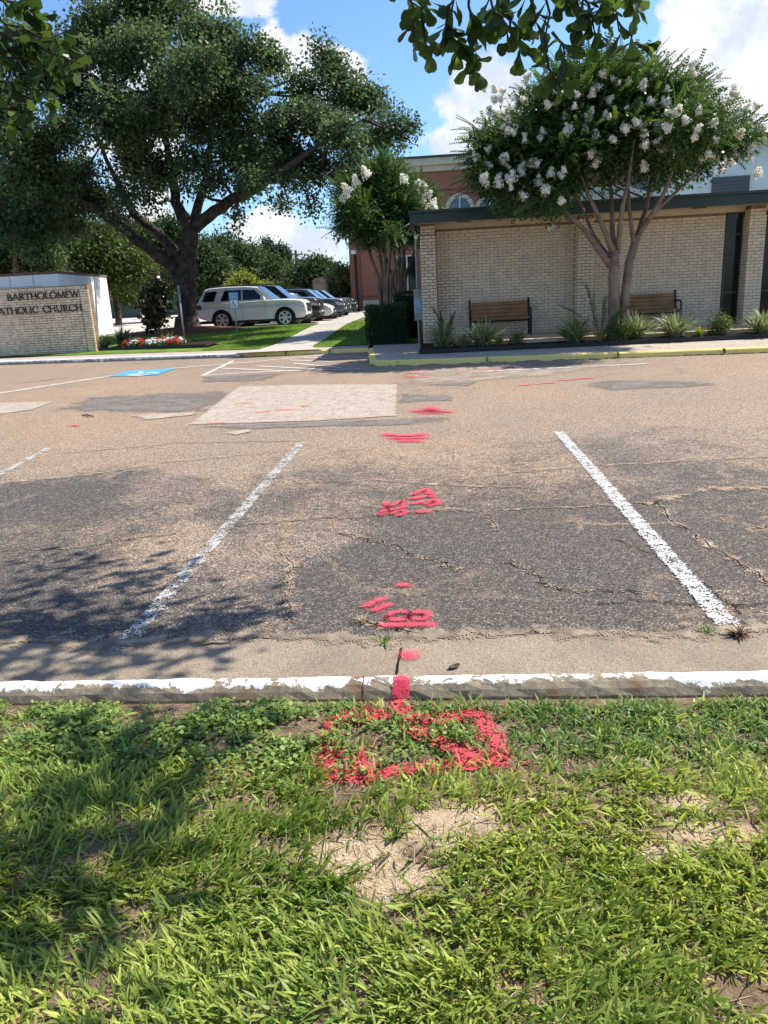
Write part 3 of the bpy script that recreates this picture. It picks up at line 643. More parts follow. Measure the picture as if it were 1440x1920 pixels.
# ------------------------------------------------------------------ buildings
WSP = set()
def wempty(name, loc, label, cat, group=None):
    o = empty(name, loc, 0, label, cat, group); WSP.add(o.name); return o
_add0 = add
def add(name, me, parent=None, loc=None):
    o = _add0(name, me, parent, loc)
    if parent is not None and parent.name in WSP: o.matrix_parent_inverse = Matrix.Translation(-Vector(parent.location))
    return o
m_brick = plain('cream_brick', (.74,.595,.43), .85, .08, 7.0, .35, 90, spec=.2)
m_sbrick = plain('sign_brick', (.74,.60,.44), .85, .14, 7.0, .35, 90, spec=.2)
m_mort = plain('brown_mortar', (.27,.18,.12), .95, .15, 9, .3, 60, spec=.1)
m_green = plain('dark_green_metal', (.022,.040,.036), .42, .12, 3, spec=.5)
m_soff = plain('tan_soffit', (.64,.53,.40), .8, .06, 2, spec=.2)
m_glass, t, b, pos = newmat('dark_glass'); b.inputs['Base Color'].default_value = (.010,.014,.014,1); b.inputs['Roughness'].default_value = .06; b.inputs['Specular IOR Level'].default_value = .35
m_white = plain('white_stucco', (.80,.80,.80), .85, .05, 1.2, .15, 25, spec=.2)
m_whiteblk = plain('white_painted_block', (.84,.84,.82), .85, .04, 2, .2, 20, spec=.2)
m_porch = plain('tan_porch_slab', (.56,.42,.28), .85, .10, 3, .2, 60, spec=.2)
m_cream = plain('cream_stone', (.66,.56,.42), .8, .08, 2, .15, 20, spec=.2)
def brick_tex(name, c1, c2, mort, bw, bh):
    m, t, b, pos = newmat(name); bt = nd(t, 'ShaderNodeTexBrick')
    cb = nd(t, 'ShaderNodeSeparateXYZ'); t.links.new(pos, cb.inputs[0]); co = nd(t, 'ShaderNodeCombineXYZ')
    t.links.new(mth(t, 'ADD', cb.outputs[0], cb.outputs[1]), co.inputs[0]); t.links.new(cb.outputs[2], co.inputs[1]); t.links.new(co.outputs[0], bt.inputs['Vector'])
    bt.inputs['Color1'].default_value = (*c1, 1); bt.inputs['Color2'].default_value = (*c2, 1); bt.inputs['Mortar'].default_value = (*mort, 1)
    bt.inputs['Scale'].default_value = 1; bt.inputs['Brick Width'].default_value = bw; bt.inputs['Row Height'].default_value = bh; bt.inputs['Mortar Size'].default_value = .008
    n1 = noise(t, pos, .8, 5); t.links.new(mixc(t, mth(t, 'MULTIPLY', n1, .35), bt.outputs['Color'], tuple(c*.6 for c in c1)), b.inputs['Base Color'])
    b.inputs['Roughness'].default_value = .9; b.inputs['Specular IOR Level'].default_value = .15; return m
m_cbt = brick_tex('cream_brick_far', (.60,.50,.37), (.54,.44,.33), (.20,.13,.085), .21, .0757)
m_red = brick_tex('red_brick', (.46,.18,.105), (.40,.15,.085), (.30,.19,.14), .21, .0757)
m_redband = plain('dark_red_band', (.28,.10,.065), .9, .1, 3, spec=.15)
BRK = {}
def brick_mesh(lx, ly, lz_, m):
    k = (round(lx, 3), round(ly, 3), round(lz_, 3), m.name)
    if k not in BRK:
        c = .004; V = []
        for sx_, sy_, sz_ in ((-1,-1,-1),(1,-1,-1),(1,1,-1),(-1,1,-1),(-1,-1,1),(1,-1,1),(1,1,1),(-1,1,1)): V.append((sx_*lx/2-(sx_*c if sy_ < 0 else 0), sy_*ly/2, sz_*lz_/2-(sz_*c if sy_ < 0 else 0)))
        BRK[k] = npmesh('brick', V, [(3,2,1,0),(4,5,6,7),(0,1,5,4),(1,2,6,5),(2,3,7,6),(3,0,4,7)], m)
    return BRK[k]
def place_bricks(items, m, limit=300):
    """items: (cx,cy,cz,lx,ly,lz,parent). nearest ones become objects, the rest one joined part per parent"""
    items.sort(key=lambda i: i[0]**2+i[1]**2+(i[2]-1.5)**2 + (1e6 if (i[0] < -14.6 or i[0] > 8.2) else 0))
    rest = {}
    for k, (x, y, z, lx, ly, lz_, par) in enumerate(items):
        if k < limit: _add0('brick', brick_mesh(lx, ly, lz_, m), par, (x, y+random.uniform(-.0015, .0015), z))
        else: rest.setdefault(par.name, (par, MB()))[1].box(x-lx/2, x+lx/2, y-ly/2+random.uniform(-.0015, .0015), y+ly/2, z-lz_/2, z+lz_/2)
    for par, mb in rest.values(): o = mb.build('brickwork', m, par); o['kind'] = 'stuff'
OB = wempty('office_building', (3.5, 20.9, .1), 'long low office with cream brick front, brick piers and dark green roof edge', 'building')
RH = .0757; items = []
WY = 20.92
mb = MB(); mb.box(.0, 7.24, WY+.006, WY+.25, .12, 2.99); wallp = mb.build('front_wall', m_mort, OB)
def rows(z0, z1): return [(i, z0+RH*(i+.5)) for i in range(int((z1-z0)/RH))]
def fill_row(x0, x1, i, L, off=None):
    s = x0-(L/2 if i % 2 else 0); out = []
    while s < x1-.01:
        a, b_ = max(s, x0), min(s+L, x1)
        if b_-a > .05: out.append(((a+b_)/2, b_-a-.010))
        s += L
    return out
for i, z in rows(.28, 2.97):
    for cx_, lx in fill_row(.03, 7.23, i, .212):
        if 3.58 < cx_ < 3.92: continue
        items.append((cx_, WY+.045, z, lx, .09, RH-.010, wallp))
for cx0 in (-.38, 3.55, 7.66, 11.8, 15.9):
    zb = .10 if cx0 < 0 else .29
    mb = MB(); mb.box(cx0+.012, cx0+.388, 20.512, 20.95, zb, 2.86); mb.box(cx0+.03, cx0+.37, 20.53, 20.95, 2.86, 3.1); col = mb.build('pier', m_mort, OB)
    for i, z in rows(zb, 3.09):
        nr = .018 if z > 2.86 else 0; a, b_ = cx0+nr, cx0+.40-nr
        for cx_, lx in fill_row(a, b_, i, .20): items.append((cx_, 20.5+nr+.05, z, lx, .10, RH-.010, col))
        for xx in (a+.05, b_-.05): items.append((xx, 20.5+.11+.15, z, .10, .29, RH-.010, col))
place_bricks(items, m_brick)
mb = MB(); mb.box(.0, 17, WY-.01, WY+.25, 2.99, 3.11); mb.box(-.50, 17, 19.96, 20.95, 3.105, 3.13); mb.build('soffit', m_soff, OB)
mb = MB(); mb.box(-.58, 17, 19.86, 19.95, 3.075, 3.30); mb.box(-.62, 17, 19.80, 19.97, 3.305, 3.365); mb.box(-.60, -.50, 19.97, 32, 3.0, 3.30)
mb.box(-.45, 17, 19.98, 32, 3.305, 3.34); mb.box(-.62,-.52,19.99,32,3.31,3.365); mb.build('roof_edge', m_green, OB)
mb = MB(); mb.box(-.36, 0, 20.96, 32, .1, 3.10); mb.box(0, 17, 22.5, 32, .1, 3.1); mb.build('side_wall', m_cbt, OB)
mb = MB(); mb.box(8.06, 11.8, WY+.02, WY+.04, .32, 2.98); mb.box(7.25, 7.66, WY+.02, WY+.04, .32, 2.98); mb.box(12.2, 15.9, WY+.02, WY+.04, .32, 2.98); gp = mb.build('glass_front', m_glass, OB)
mb = MB()
for x in (7.245, 7.63, 8.05, 9.0, 10.0, 10.9): mb.box(x, x+.045, WY-.01, WY+.06, .30, 2.99)
for z in (.30, 1.05, 2.45, 2.945): mb.box(7.29, 7.63, WY, WY+.05, z, z+.045); mb.box(8.1, 11.8, WY, WY+.05, z, z+.045)
mb.build('glazing_bar', m_green, gp)
for px, py in ((870, 426), (1310, 402)):
    p = atY(px, py, 20.35); mb = MB(); mb.box(p.x-.16, p.x+.16, 20.3, 20.42, 3.085, 3.104); mb.build('soffit_vent', plain('vent_brown', (.12,.085,.06), .7), OB)
mb = MB(); mb.tube([(-.40,20.62,2.86),(-.47,20.60,2.84),(-.47,20.50,2.80)], .028, 8); mb.tube([(-.47,20.56,2.83),(-.47,20.47,2.79)], .045, 10); mb.build('security_camera', plain('camera_white', (.75,.75,.75), .4), OB)
porch = struct(MB().box(.45, 17, 18.45, 20.93, .0, .30).build('porch_slab', m_porch))
# planting bed in front of the porch
V = []; Fs = []; bx = np.linspace(-.38, 16, 60)
for x in bx:
    for k, y in enumerate((17.92, 18.02, 18.2, 18.44)): V.append((x, y, (.16, .20, .235, .22)[k]+random.uniform(-.012, .012)))
for i in range(len(bx)-1):
    for k in range(3): Fs.append((i*4+k, (i+1)*4+k, (i+1)*4+k+1, i*4+k+1))
b0 = len(V); V += [(-.40,18.44,.2),(.448,18.44,.22),(.448,20.9,.2),(-.40,20.9,.17)]; Fs.append((b0,b0+1,b0+2,b0+3))
bed = struct(add('planting_bed', npmesh('planting_bed', V, Fs, m_mulch)))
mb = MB(); mb.box(-.40, 16, 17.89, 17.915, .1, .215); mb.box(-.425, -.40, 17.89, 20.5, .1, .215); mb.build('bed_edging', plain('black_edging', (.02,.02,.02), .6), bed)
UB = wempty('meter_box', (-.55, 21.3, .15), 'grey electric meter box with blue label on the office side wall', 'meter box')
mb = MB(); mb.box(-.60,-.38,21.15,21.45,.75,1.55); mb.build('cabinet', plain('meter_grey', (.30,.32,.32), .5), UB)
mb = MB(); mb.tube([(-.50,21.3,1.55),(-.50,21.3,3.0)], .03, 8); mb.tube([(-.50,21.3,.1),(-.50,21.3,.75)], .03, 8); mb.build('conduit', plain('meter_grey', (.3,.3,.3)), UB)
mb = MB(); mb.box(-.59,-.42,21.14,21.15,.95,1.3); mb.build('label_plate', plain('label_blue', (.25,.45,.60), .5), UB)
# --- red brick hall behind
RY = 58.0
def zr(px, py, y=RY): return atY(px, py, y).z
RB = wempty('red_brick_hall', (5, RY, .3), 'tall red brick hall with cream cornice and arched windows behind the office', 'building')
xl = atY(648, 400, RY).x; xm = atY(672, 400, RY).x; zt = zr(760, 325); ztop = zr(760, 301)
mb = MB(); mb.box(xm, 26, RY, RY+20, .2, zt); mb.box(xl, xm, RY+.7, RY+20, .2, zt); mb.build('wall', m_red, RB)
mb = MB(); mb.box(xl-.25, 26.2, RY-.25, RY+20, zt, zt+(ztop-zt)*.45); mb.box(xl-.5, 26.4, RY-.5, RY+20, zt+(ztop-zt)*.45+.002, ztop); mb.build('cornice', m_cream, RB)
mb = MB(); mb.box(xl-.6, 26.6, RY-.6, RY+20, ztop+.002, ztop+.14); mb.build('roof_edge', m_green, RB)
z1 = zr(800, 368); z2 = zr(800, 358); zlow = zr(690, 556)
mb = MB()
for z in (z1, z2, zlow): mb.box(xm-.01, 26.01, RY-.04, RY+.1, z-.07, z+.07)
mb.build('brick_band', m_redband, RB)
mb = MB(); mb.box(xm-.02, 26.02, RY-.08, RY+.1, .2, zlow-.28); mb.build('stone_base', m_cream, RB)
def arched(px, w):
    p = atY(px, 392, RY); zc = p.z; r = w/2; mb = MB(); n = 14
    for i in range(n):
        a0, a1 = math.pi*i/n, math.pi*(i+1)/n; ro = r+.28
        V = []
        for a, rr in ((a0, r), (a0, ro), (a1, ro), (a1, r)):
            for y in (RY-.10, RY+.02): V.append((p.x+rr*math.cos(a), y, zc+rr*math.sin(a)))
        mb.raw(V, [(0,2,4,6),(2,3,5,4),(0,6,7,1)])
    for s in (-1, 1): mb.box(p.x+s*(r+.14)-.14, p.x+s*(r+.14)+.14, RY-.10, RY+.02, zc-2.4, zc)
    win = mb.build('window', m_cream, RB)
    V = [(p.x+r*math.cos(math.pi*i/n), RY-.02, zc+r*math.sin(math.pi*i/n)) for i in range(n+1)]+[(p.x-r, RY-.02, zc-2.4), (p.x+r, RY-.02, zc-2.4)]
    add('pane', npmesh('pane', V, [tuple(range(len(V)))], plain('blue_grey_glass', (.10,.15,.20), .15, .05, 1)), win)
    mb = MB(); mb.box(p.x-.05, p.x+.05, RY-.06, RY-.022, zc-2.4, zc+r); mb.box(p.x-r, p.x-.05, RY-.058, RY-.022, zc-.05, zc+.05); mb.box(p.x+.05, p.x+r, RY-.058, RY-.022, zc-.05, zc+.05)
    mb.build('glazing_bar', plain('white_bar', (.75,.75,.73), .6), win)
for px in (862, 918, 974, 1030): arched(px, 1.5)
p = atY(764, 522, RY); mb = MB(); mb.box(p.x-.75, p.x+.75, RY-.06, RY+.02, p.z-1.25, p.z+1.6); win = mb.build('window', m_cream, RB)
mb = MB(); mb.box(p.x-.62, p.x+.62, RY-.065, RY-.05, p.z-1.1, p.z+1.5); mb.build('pane', m_glass, win)
mb = MB(); mb.box(p.x-.05, p.x+.05, RY-.09, RY-.066, p.z-1.1, p.z+1.5); mb.build('glazing_bar', plain('white_bar', (.75,.75,.73), .6), win)
q0, q1 = atY(666, 470, RY), atY(672, 578, RY); mb = MB(); mb.box(q1.x-.09, q1.x+.09, RY-.25, RY-.06, .3, q0.z); mb.build('downspout', plain('black_pipe', (.01,.01,.011), .4), RB)
mb = MB(); mb.box(q1.x-.25, q1.x+.1, RY-.6, RY-.25, q0.z-.25, q0.z); mb.build('wall_light', plain('lamp_white', (.8,.8,.8), .4), RB)
# --- white gabled hall at right
WB = wempty('white_hall', (14, 42, .2), 'white stucco hall with grey louvre above the office roof at right', 'building')
xa = atY(975, 380, 42).x; zt = atY(1400, 268, 42).z; xs_ = atY(1255, 330, 42).x
mb = MB(); mb.prism([(xa, .2), (30, .2), (30, zt), (xs_+1.8, zt), (xs_-.5, zt-1.9), (xa, zt-3.2)], 42, 56); mb.build('wall', m_white, WB)
mb = MB(); mb.prism([(xs_+1.4, zt+.002), (30.4, zt+.002), (30.4, zt+.35), (xs_+1.7, zt+.35)], 41.5, 56); mb.prism([(xa-.5,zt-3.5),(xs_-.5,zt-1.88),(xs_+1.8,zt+.02),(xs_+1.5,zt+.35),(xs_-.7,zt-1.6),(xa-.5,zt-3.2)], 41.6, 56); mb.build('roof', m_green, WB)
a, b_ = atY(1335, 333, 42), atY(1403, 365, 42); mb = MB(); mb.box(a.x, b_.x, 41.93, 41.96, b_.z-.6, a.z)
lv = mb.build('louvre', plain('louvre_grey', (.10,.105,.12), .6, .04), WB)
mb = MB(); 
for k in range(9): z = b_.z-.55+k*(a.z-b_.z+.5)/9; mb.box(a.x+.04, b_.x-.04, 41.90, 41.93, z, z+.05)
mb.build('louvre_blade', plain('louvre_grey2', (.13,.135,.15), .6, .04), lv)
# --- annex with standing-seam hip roof
AX = wempty('hip_roof_annex', (4, 33, .2), 'small annex with dark green standing-seam hip roof behind the office', 'building')
e0 = atY(908, 398, 33); e1 = atY(938, 366, 34.5); e2x = e0.x+7.5
V = [(e0.x,33,e0.z),(e2x,33,e0.z),(e2x,40,e0.z),(e0.x,40,e0.z),(e0.x+1.6,34.6,e1.z+.1),(e2x-1.6,34.6,e1.z+.1),(e2x-1.6,38.4,e1.z+.1),(e0.x+1.6,38.4,e1.z+.1)]
rf = add('roof', npmesh('roof', V, [(0,1,5,4),(1,2,6,5),(2,3,7,6),(3,0,4,7),(4,5,6,7)], m_green), AX)
mb = MB()
for k in range(1, 9):
    f = k/9; x0 = e0.x+1.6+(e2x-e0.x-3.2)*f; mb.beam((e0.x+(e2x-e0.x)*f, 33, e0.z+.02), (x0, 34.6, e1.z+.12), .05, .05)
    mb.beam((e0.x, 33+7*f, e0.z+.02), (e0.x+1.6, 34.6+3.8*f, e1.z+.12), .05, .05)
mb.build('seam', m_green, rf)
MB().box(e0.x+.5, e2x-.5, 33.5, 39.5, .2, e0.z-.02).build('wall', m_white, AX)
# ------------------------------------------------------------------ church sign wall
SG = wempty('church_sign_wall', (-14, 24.6, .14), 'cream brick church sign wall with black letters and white painted return wall', 'sign wall')
SY = 24.5; items = []; sx0, sx1 = -17.9, -10.93; zb, ztp = .12, 2.11
mb = MB(); mb.box(sx0+.006, sx1-.006, SY+.012, SY+.35, .0, 2.22); panel = mb.build('brick_panel', m_mort, SG)
ix0, ix1 = atY(24, 615, SY).x, atY(138, 615, SY).x; iz0, iz1 = .40, 1.02
for i, z in rows(zb, ztp):
    for cx_, lx in fill_row(sx0, sx1-.28, i, .262)+[(sx1-.135, .262)]:
        inn = ix0 < cx_ < ix1 and iz0 < z < iz1
        items.append((cx_, SY+.05+(.008 if inn else 0), z, lx, .10, RH-.010, panel))
nrow = len(rows(zb, ztp)); zc = zb+RH*nrow; k = sx0+.035
while k < sx1-.03:
    items.append((k, SY+.05, zc+.055, .063, .10, .10, panel)); k += .0735
for z in (iz1+.03, iz0-.02):
    k = ix0
    while k < ix1: items.append((k, SY+.042, z, .063, .10, .064, panel)); k += .0735
place_bricks(items, m_sbrick)
# back wall and return wall, painted white, brown cap
m_cap = plain('brown_cap_brick', (.17,.10,.07), .9, .2, 9, .3, 50)
wc = (-12.35, 25.6); we = (-14.75, 35.2); zt0, zt1 = 2.64, 2.80
mb = MB(); mb.box(-18.2, wc[0], 25.6, 25.85, .1, zt0); mb.build('back_wall', m_whiteblk, SG)
mb = MB(); V = [(wc[0],wc[1]+.002,.05),(we[0],we[1],.05),(we[0]-.25,we[1],.05),(wc[0]-.25,wc[1]+.26,.05)]; V += [(x, y, zt0 if y < 30 else zt1) for x, y, z in V]
mb.raw(V, [(0,1,5,4),(1,2,6,5),(2,3,7,6),(3,0,4,7),(4,5,6,7)]); mb.build('return_wall', m_whiteblk, SG)
mb = MB(); mb.box(-18.2, wc[0]+.01, 25.57, 25.88, zt0+.003, zt0+.075); V = [(wc[0]+.03,wc[1]-.03,zt0+.002),(we[0]+.03,we[1]+.03,zt1+.002),(we[0]-.28,we[1]+.03,zt1+.002),(wc[0]-.28,wc[1]+.29,zt0+.002)]; V += [(x,y,z+.08) for x,y,z in V]
mb.raw(V, [(0,1,5,4),(1,2,6,5),(2,3,7,6),(3,0,4,7),(4,5,6,7)]); mb.build('cap', m_cap, SG)
mb = MB()
for x in (-13.2, -14.0, -14.8, -15.6): mb.box(x, x+.012, 25.585, 25.6, zt0-.32, zt0)
mb.box(-18.2, -12.9, 25.587, 25.6, zt0-.36, zt0-.348); mb.build('block_joint', plain('joint_grey2', (.35,.35,.36), .9), SG)
# --- letters: roman capitals from strokes with serifs
TK, TN = .135, .075
def arc(cx_, cy_, rx, ry, a0, a1, n=14): return [(cx_+rx*math.cos(math.radians(a0+(a1-a0)*i/n)), cy_+ry*math.sin(math.radians(a0+(a1-a0)*i/n))) for i in range(n+1)]
def sf(x, y, w=.16): return ([(x-w, y), (x+w, y)], .05)
GL = {
 'A': (.86, [([(.06,0),(.43,1)], TN), ([(.43,1),(.80,0)], TK), ([(.2,.36),(.66,.36)], TN), sf(.06,.025,.12), sf(.80,.025,.13)]),
 'B': (.66, [([(.14,0),(.14,1)], TK), (arc(.26,.75,.27,.23,90,-90), TK*.9), (arc(.28,.27,.32,.25,90,-90), TK), ([(.05,.975),(.28,.975)], .05), ([(.05,.025),(.3,.025)], .05), ([(.14,.52),(.3,.52)], .05)]),
 'C': (.84, [(arc(.48,.5,.40,.48,42,318,22), TK), ([(.78,.66),(.78,.94)], .05)]),
 'D': (.82, [([(.14,0),(.14,1)], TK), (arc(.28,.5,.44,.475,90,-90,18), TK), ([(.05,.975),(.3,.975)], .05), ([(.05,.025),(.3,.025)], .05)]),
 'E': (.62, [([(.14,0),(.14,1)], TK), ([(.05,.97),(.55,.97)], TN), ([(.14,.52),(.46,.52)], TN), ([(.05,.03),(.58,.03)], TN), ([(.55,.97),(.55,.82)], .04), ([(.58,.03),(.6,.2)], .04)]),
 'G': (.86, [(arc(.48,.5,.40,.48,42,330,22), TK), ([(.80,.02),(.80,.42)], TK), ([(.62,.42),(.9,.42)], .05)]),
 'H': (.88, [([(.15,0),(.15,1)], TK), ([(.73,0),(.73,1)], TK), ([(.15,.52),(.73,.52)], TN), sf(.15,.025), sf(.15,.975), sf(.73,.025), sf(.73,.975)]),
 'I': (.34, [([(.17,0),(.17,1)], TK), sf(.17,.025), sf(.17,.975)]),
 'K': (.80, [([(.15,0),(.15,1)], TK), ([(.18,.45),(.7,1)], TN), ([(.3,.55),(.76,0)], TK)]),
 'L': (.62, [([(.15,0),(.15,1)], TK), ([(.05,.03),(.56,.03)], TN), ([(.56,.03),(.6,.22)], .04), sf(.15,.975)]),
 'M': (1.06, [([(.12,0),(.18,1)], TN), ([(.18,1),(.53,.05)], TK), ([(.53,.05),(.87,1)], TN), ([(.87,1),(.94,0)], TK), sf(.12,.025,.1), sf(.94,.025,.12)]),
 'N': (.9, [([(.14,0),(.14,1)], TN), ([(.14,1),(.76,0)], TK), ([(.76,0),(.76,1)], TN)]),
 'O': (.96, [(arc(.48,.5,.41,.48,0,360,26), TK)]),
 'P': (.66, [([(.14,0),(.14,1)], TK), (arc(.28,.73,.28,.25,90,-90), TK), ([(.05,.975),(.3,.975)], .05)]),
 'R': (.76, [([(.14,0),(.14,1)], TK), (arc(.27,.74,.28,.24,90,-90), TK), ([(.05,.975),(.3,.975)], .05), ([(.28,.5),(.74,.0)], TK), sf(.14,.025)]),
 'S': (.60, [(arc(.29,.74,.21,.23,20,250,14)+arc(.29,.26,.22,.24,90,-160,14), TK)]),
 'T': (.76, [([(.38,0),(.38,1)], TK), ([(.03,.97),(.73,.97)], TN), ([(.03,.97),(.01,.8)], .04), ([(.73,.97),(.75,.8)], .04), sf(.38,.025)]),
 'U': (.86, [([(.15,1),(.15,.36)]+arc(.43,.34,.28,.32,180,360,14)+[(.71,.36),(.71,1)], TK*.9), sf(.15,.975), sf(.71,.975)]),
 'V': (.84, [([(.06,1),(.42,0)], TK), ([(.42,0),(.78,1)], TN)]),
 'W': (1.16, [([(.06,1),(.34,0)], TK), ([(.34,0),(.58,.95)], TN), ([(.58,.95),(.82,0)], TK), ([(.82,0),(1.08,1)], TN), sf(.06,.975,.1), sf(1.08,.975,.1), sf(.58,.96,.1)])}
def stroke_mesh(strokes, sx_, sz_, depth):
    """strokes in (x,z) unit space -> extruded ribbons facing -y"""
    mb = MB()
    for j, (pts, w) in enumerate(strokes):
        P = [Vector((p[0]*sx_, 0, p[1]*sz_)) for p in pts]; n = len(P); V = []; h = w*sz_/2; dd = depth+.0004*j
        for i, p in enumerate(P):
            d = (P[min(i+1, n-1)]-P[max(i-1, 0)]).normalized(); r = Vector((d.z, 0, -d.x))*h
            V += [p-r, p+r, p-r-Vector((0, dd, 0)), p+r-Vector((0, dd, 0))]
        Fs = []
        for i in range(n-1):
            a, c = i*4, i*4+4; Fs += [(a+2,a+3,c+3,c+2), (a,a+2,c+2,c), (a+1,c+1,c+3,a+3)]
        Fs += [(0,1,3,2), (n*4-4,n*4-2,n*4-1,n*4-3)]
        mb.raw(V, Fs)
    return mb
m_let = plain('black_letters', (.022,.018,.018), .45, .1, 5)
def set_text(txt, x0, x1, y, z0, h, m, parent, depth=.03, name='letter'):
    """fit txt between x0 and x1"""
    tot = sum(GL[c][0] if c != ' ' else .5 for c in txt); k = (x1-x0)/tot; x = x0
    for c in txt:
        if c == ' ': x += .5*k; continue
        o = stroke_mesh(GL[c][1], k, h, depth).build(name, m, parent); o.location = (x, y, z0); x += GL[c][0]*k
a = atY(14.5, 564.5, SY); b_ = atY(149.5, 557, SY); hL = .205; kx = (b_.x-a.x)
set_text('BARTHOLOMEW', a.x, b_.x, SY-.004, (a.z+b_.z)/2, hL, m_let, SG)
set_text('ST', a.x-.52, a.x-.22, SY-.004, (a.z+b_.z)/2, hL, m_let, SG)
a2 = atY(-14, 592, SY); b2 = atY(155, 582, SY)
set_text('CATHOLIC CHURCH', a2.x, b2.x, SY-.004, (a2.z+b2.z)/2, hL, m_let, SG)
# ------------------------------------------------------------------ accessible parking signs
m_post = plain('galvanised_post', (.38,.38,.37), .45, .08, 6, metal=.6)
m_sblue = plain('sign_blue', (.10,.30,.52), .45, .05, 4); m_swhite = plain('sign_white', (.82,.82,.80), .5, .03, 4)
def sign(loc, h, lean, rz, label, cat='sign'):
    r = empty('parking_sign', loc, rz, label, cat); r.rotation_euler = (lean[0], lean[1], rz)
    mb = MB(); mb.tube([(0,0,-.1),(0,0,h)], .030, 8); mb.build('post', m_post, r, smooth=True)
    mb = MB(); mb.box(-.16,.16,-.034,-.026,h-.54,h+.02); pl = mb.build('sign_plate', m_sblue, r)
    mb = MB(); mb.box(-.125,.125,-.0385,-.0345,h-.49,h-.24); mb.build('symbol_field', m_swhite, pl)
    st = [(arc(.42,.36,.24,.22,100,370,16), .07), ([(.40,.80),(.42,.42),(.64,.42),(.76,.16),(.88,.20)], .08), ([(.42,.6),(.6,.6)], .06), (arc(.40,.86,.05,.05,0,360,8), .08)]
    o = stroke_mesh(st, .25, .25, .003).build('wheelchair_symbol', m_let, pl); o.location = (-.125, -.039, h-.49)
    set_text('RESERVED', -.13, .13, -.0345, h-.085, .05, m_swhite, pl, .003); set_text('PARKING', -.11, .11, -.0345, h-.165, .05, m_swhite, pl, .003)
    return r
p = atY(446, 640, 26.8); top = atY(437.5, 549, 26.8)
sign((p.x, 26.8, zg(26.8)), top.z-zg(26.8), (0, math.atan2(top.x-p.x, top.z-p.z), 0), 0, 'blue and white reserved accessible parking sign in front of the white SUV')
p = atY(347, 648, 25.6); top = atY(331, 536, 25.6)
sign((p.x, 25.6, zg(25.6)), top.z-zg(25.6), (0, math.atan2(top.x-p.x, top.z-p.z)), 1.9, 'leaning grey sign post seen edge on beside the flower bed')
# ------------------------------------------------------------------ benches
m_slat = plain('brown_slats', (.34,.15,.055), .55, .15, 3, .1, 40); m_iron = plain('black_iron', (.012,.012,.013), .45, .1, 6)
def bench(loc, rz, L, label):
    r = empty('bench', loc, rz, label, 'bench', 'benches on the office porch')
    sm = MB(); sm.box(-L/2+.03, L/2-.03, -.028, .028, -.012, .012); me = npmesh('slat', sm.V, sm.F, m_slat)
    for k in range(5): o = _add0('seat_slat', me, r, (0, -.42+.085*k*1.15, .44-.008*k)); o.scale = (1, 1.45, 1.3)
    for k in range(4): o = _add0('back_slat', me, r, (0, .035+.028*k, .50+.098*k)); o.rotation_euler = (math.radians(74), 0, 0); o.scale = (1, 1.55, 1.3)
    for s in (-1, 1):
        x = s*(L/2); mb = MB()
        mb.beam((x,-.44,.0),(x,-.40,.42),.05,.06,(0,1,0)); mb.beam((x,.06,.0),(x,.0,.42),.05,.06,(0,1,0)); mb.beam((x,-.46,.415),(x,.02,.40),.05,.05)
        mb.build('leg', m_iron, r)
        mb = MB(); mb.beam((x,.0,.40),(x,.16,.90),.05,.045,(0,1,0)); mb.build('back_post', m_iron, r)
        mb = MB(); mb.tube([(x,.07,.64),(x,-.15,.66),(x,-.36,.65),(x,-.43,.60),(x,-.43,.52),(x,-.40,.43)], .022, 8); mb.build('armrest', m_iron, r, smooth=True)
    mb = MB(); mb.beam((-L/2,-.2,.36),(L/2,-.2,.36),.05,.05); mb.build('stretcher', m_iron, r)
    return r
a, b_ = atY(880, 600, 20.45), atY(995, 600, 20.45); bench(((a.x+b_.x)/2, 20.60, .30), 0, b_.x-a.x-.05, 'brown slatted bench on the porch nearest the left brick pier')
a, b_ = atY(1160, 590, 20.45), atY(1272, 585, 20.45); bench(((a.x+b_.x)/2, 20.60, .30), 0, b_.x-a.x-.05, 'brown slatted bench on the porch right of the crape myrtle trunk')
# ------------------------------------------------------------------ fence, poles, stone far behind
def fence(pa, pb, Y, h, label):
    a, b_ = atY(*pa, Y), atY(*pb, Y); r = wempty('mesh_fence', (a.x, Y, .3), label, 'fence'); n = max(2, int((b_.x-a.x)/2.4))
    MB().box(a.x, b_.x, Y, Y+.02, .35, .3+h).build('windscreen', plain('green_windscreen', (.035,.075,.06), .8, .1, 2), r)
    for k in range(n+1):
        x = a.x+(b_.x-a.x)*k/n; MB().tube([(x, Y-.04, .2), (x, Y-.04, .38+h)], .035, 6).build('post', m_post, r)
    MB().tube([(a.x, Y-.04, .34+h), (b_.x, Y-.04, .34+h)], .025, 6).build('top_rail', m_post, r)
fence((120, 575), (262, 570), 78, 1.75, 'green screened mesh fence behind the white sign wall')
fence((304, 570), (338, 568), 82, 1.9, 'short grey mesh fence between the magnolia and the oak trunk')
HS = wempty('small_brick_house', (-26, 100, .3), 'small pinkish brick house half hidden behind the green fence', 'building')
p = atY(262, 570, 100); MB().box(p.x-6, p.x+3, 100, 108, .2, 2.9).build('wall', plain('pink_brick', (.50,.27,.20), .9, .1), HS)
mb = MB(); mb.raw([(p.x-6.5,99.5,2.9),(p.x+3.5,99.5,2.9),(p.x+3.5,108.5,2.9),(p.x-6.5,108.5,2.9),(p.x-6.5,104,4.6),(p.x+3.5,104,4.6)], [(0,1,5,4),(2,3,4,5),(1,2,5),(3,0,4),(3,2,1,0)]); mb.build('roof', plain('house_roof', (.22,.16,.13), .9), HS)
m_pole = plain('grey_timber_pole', (.09,.08,.075), .9)
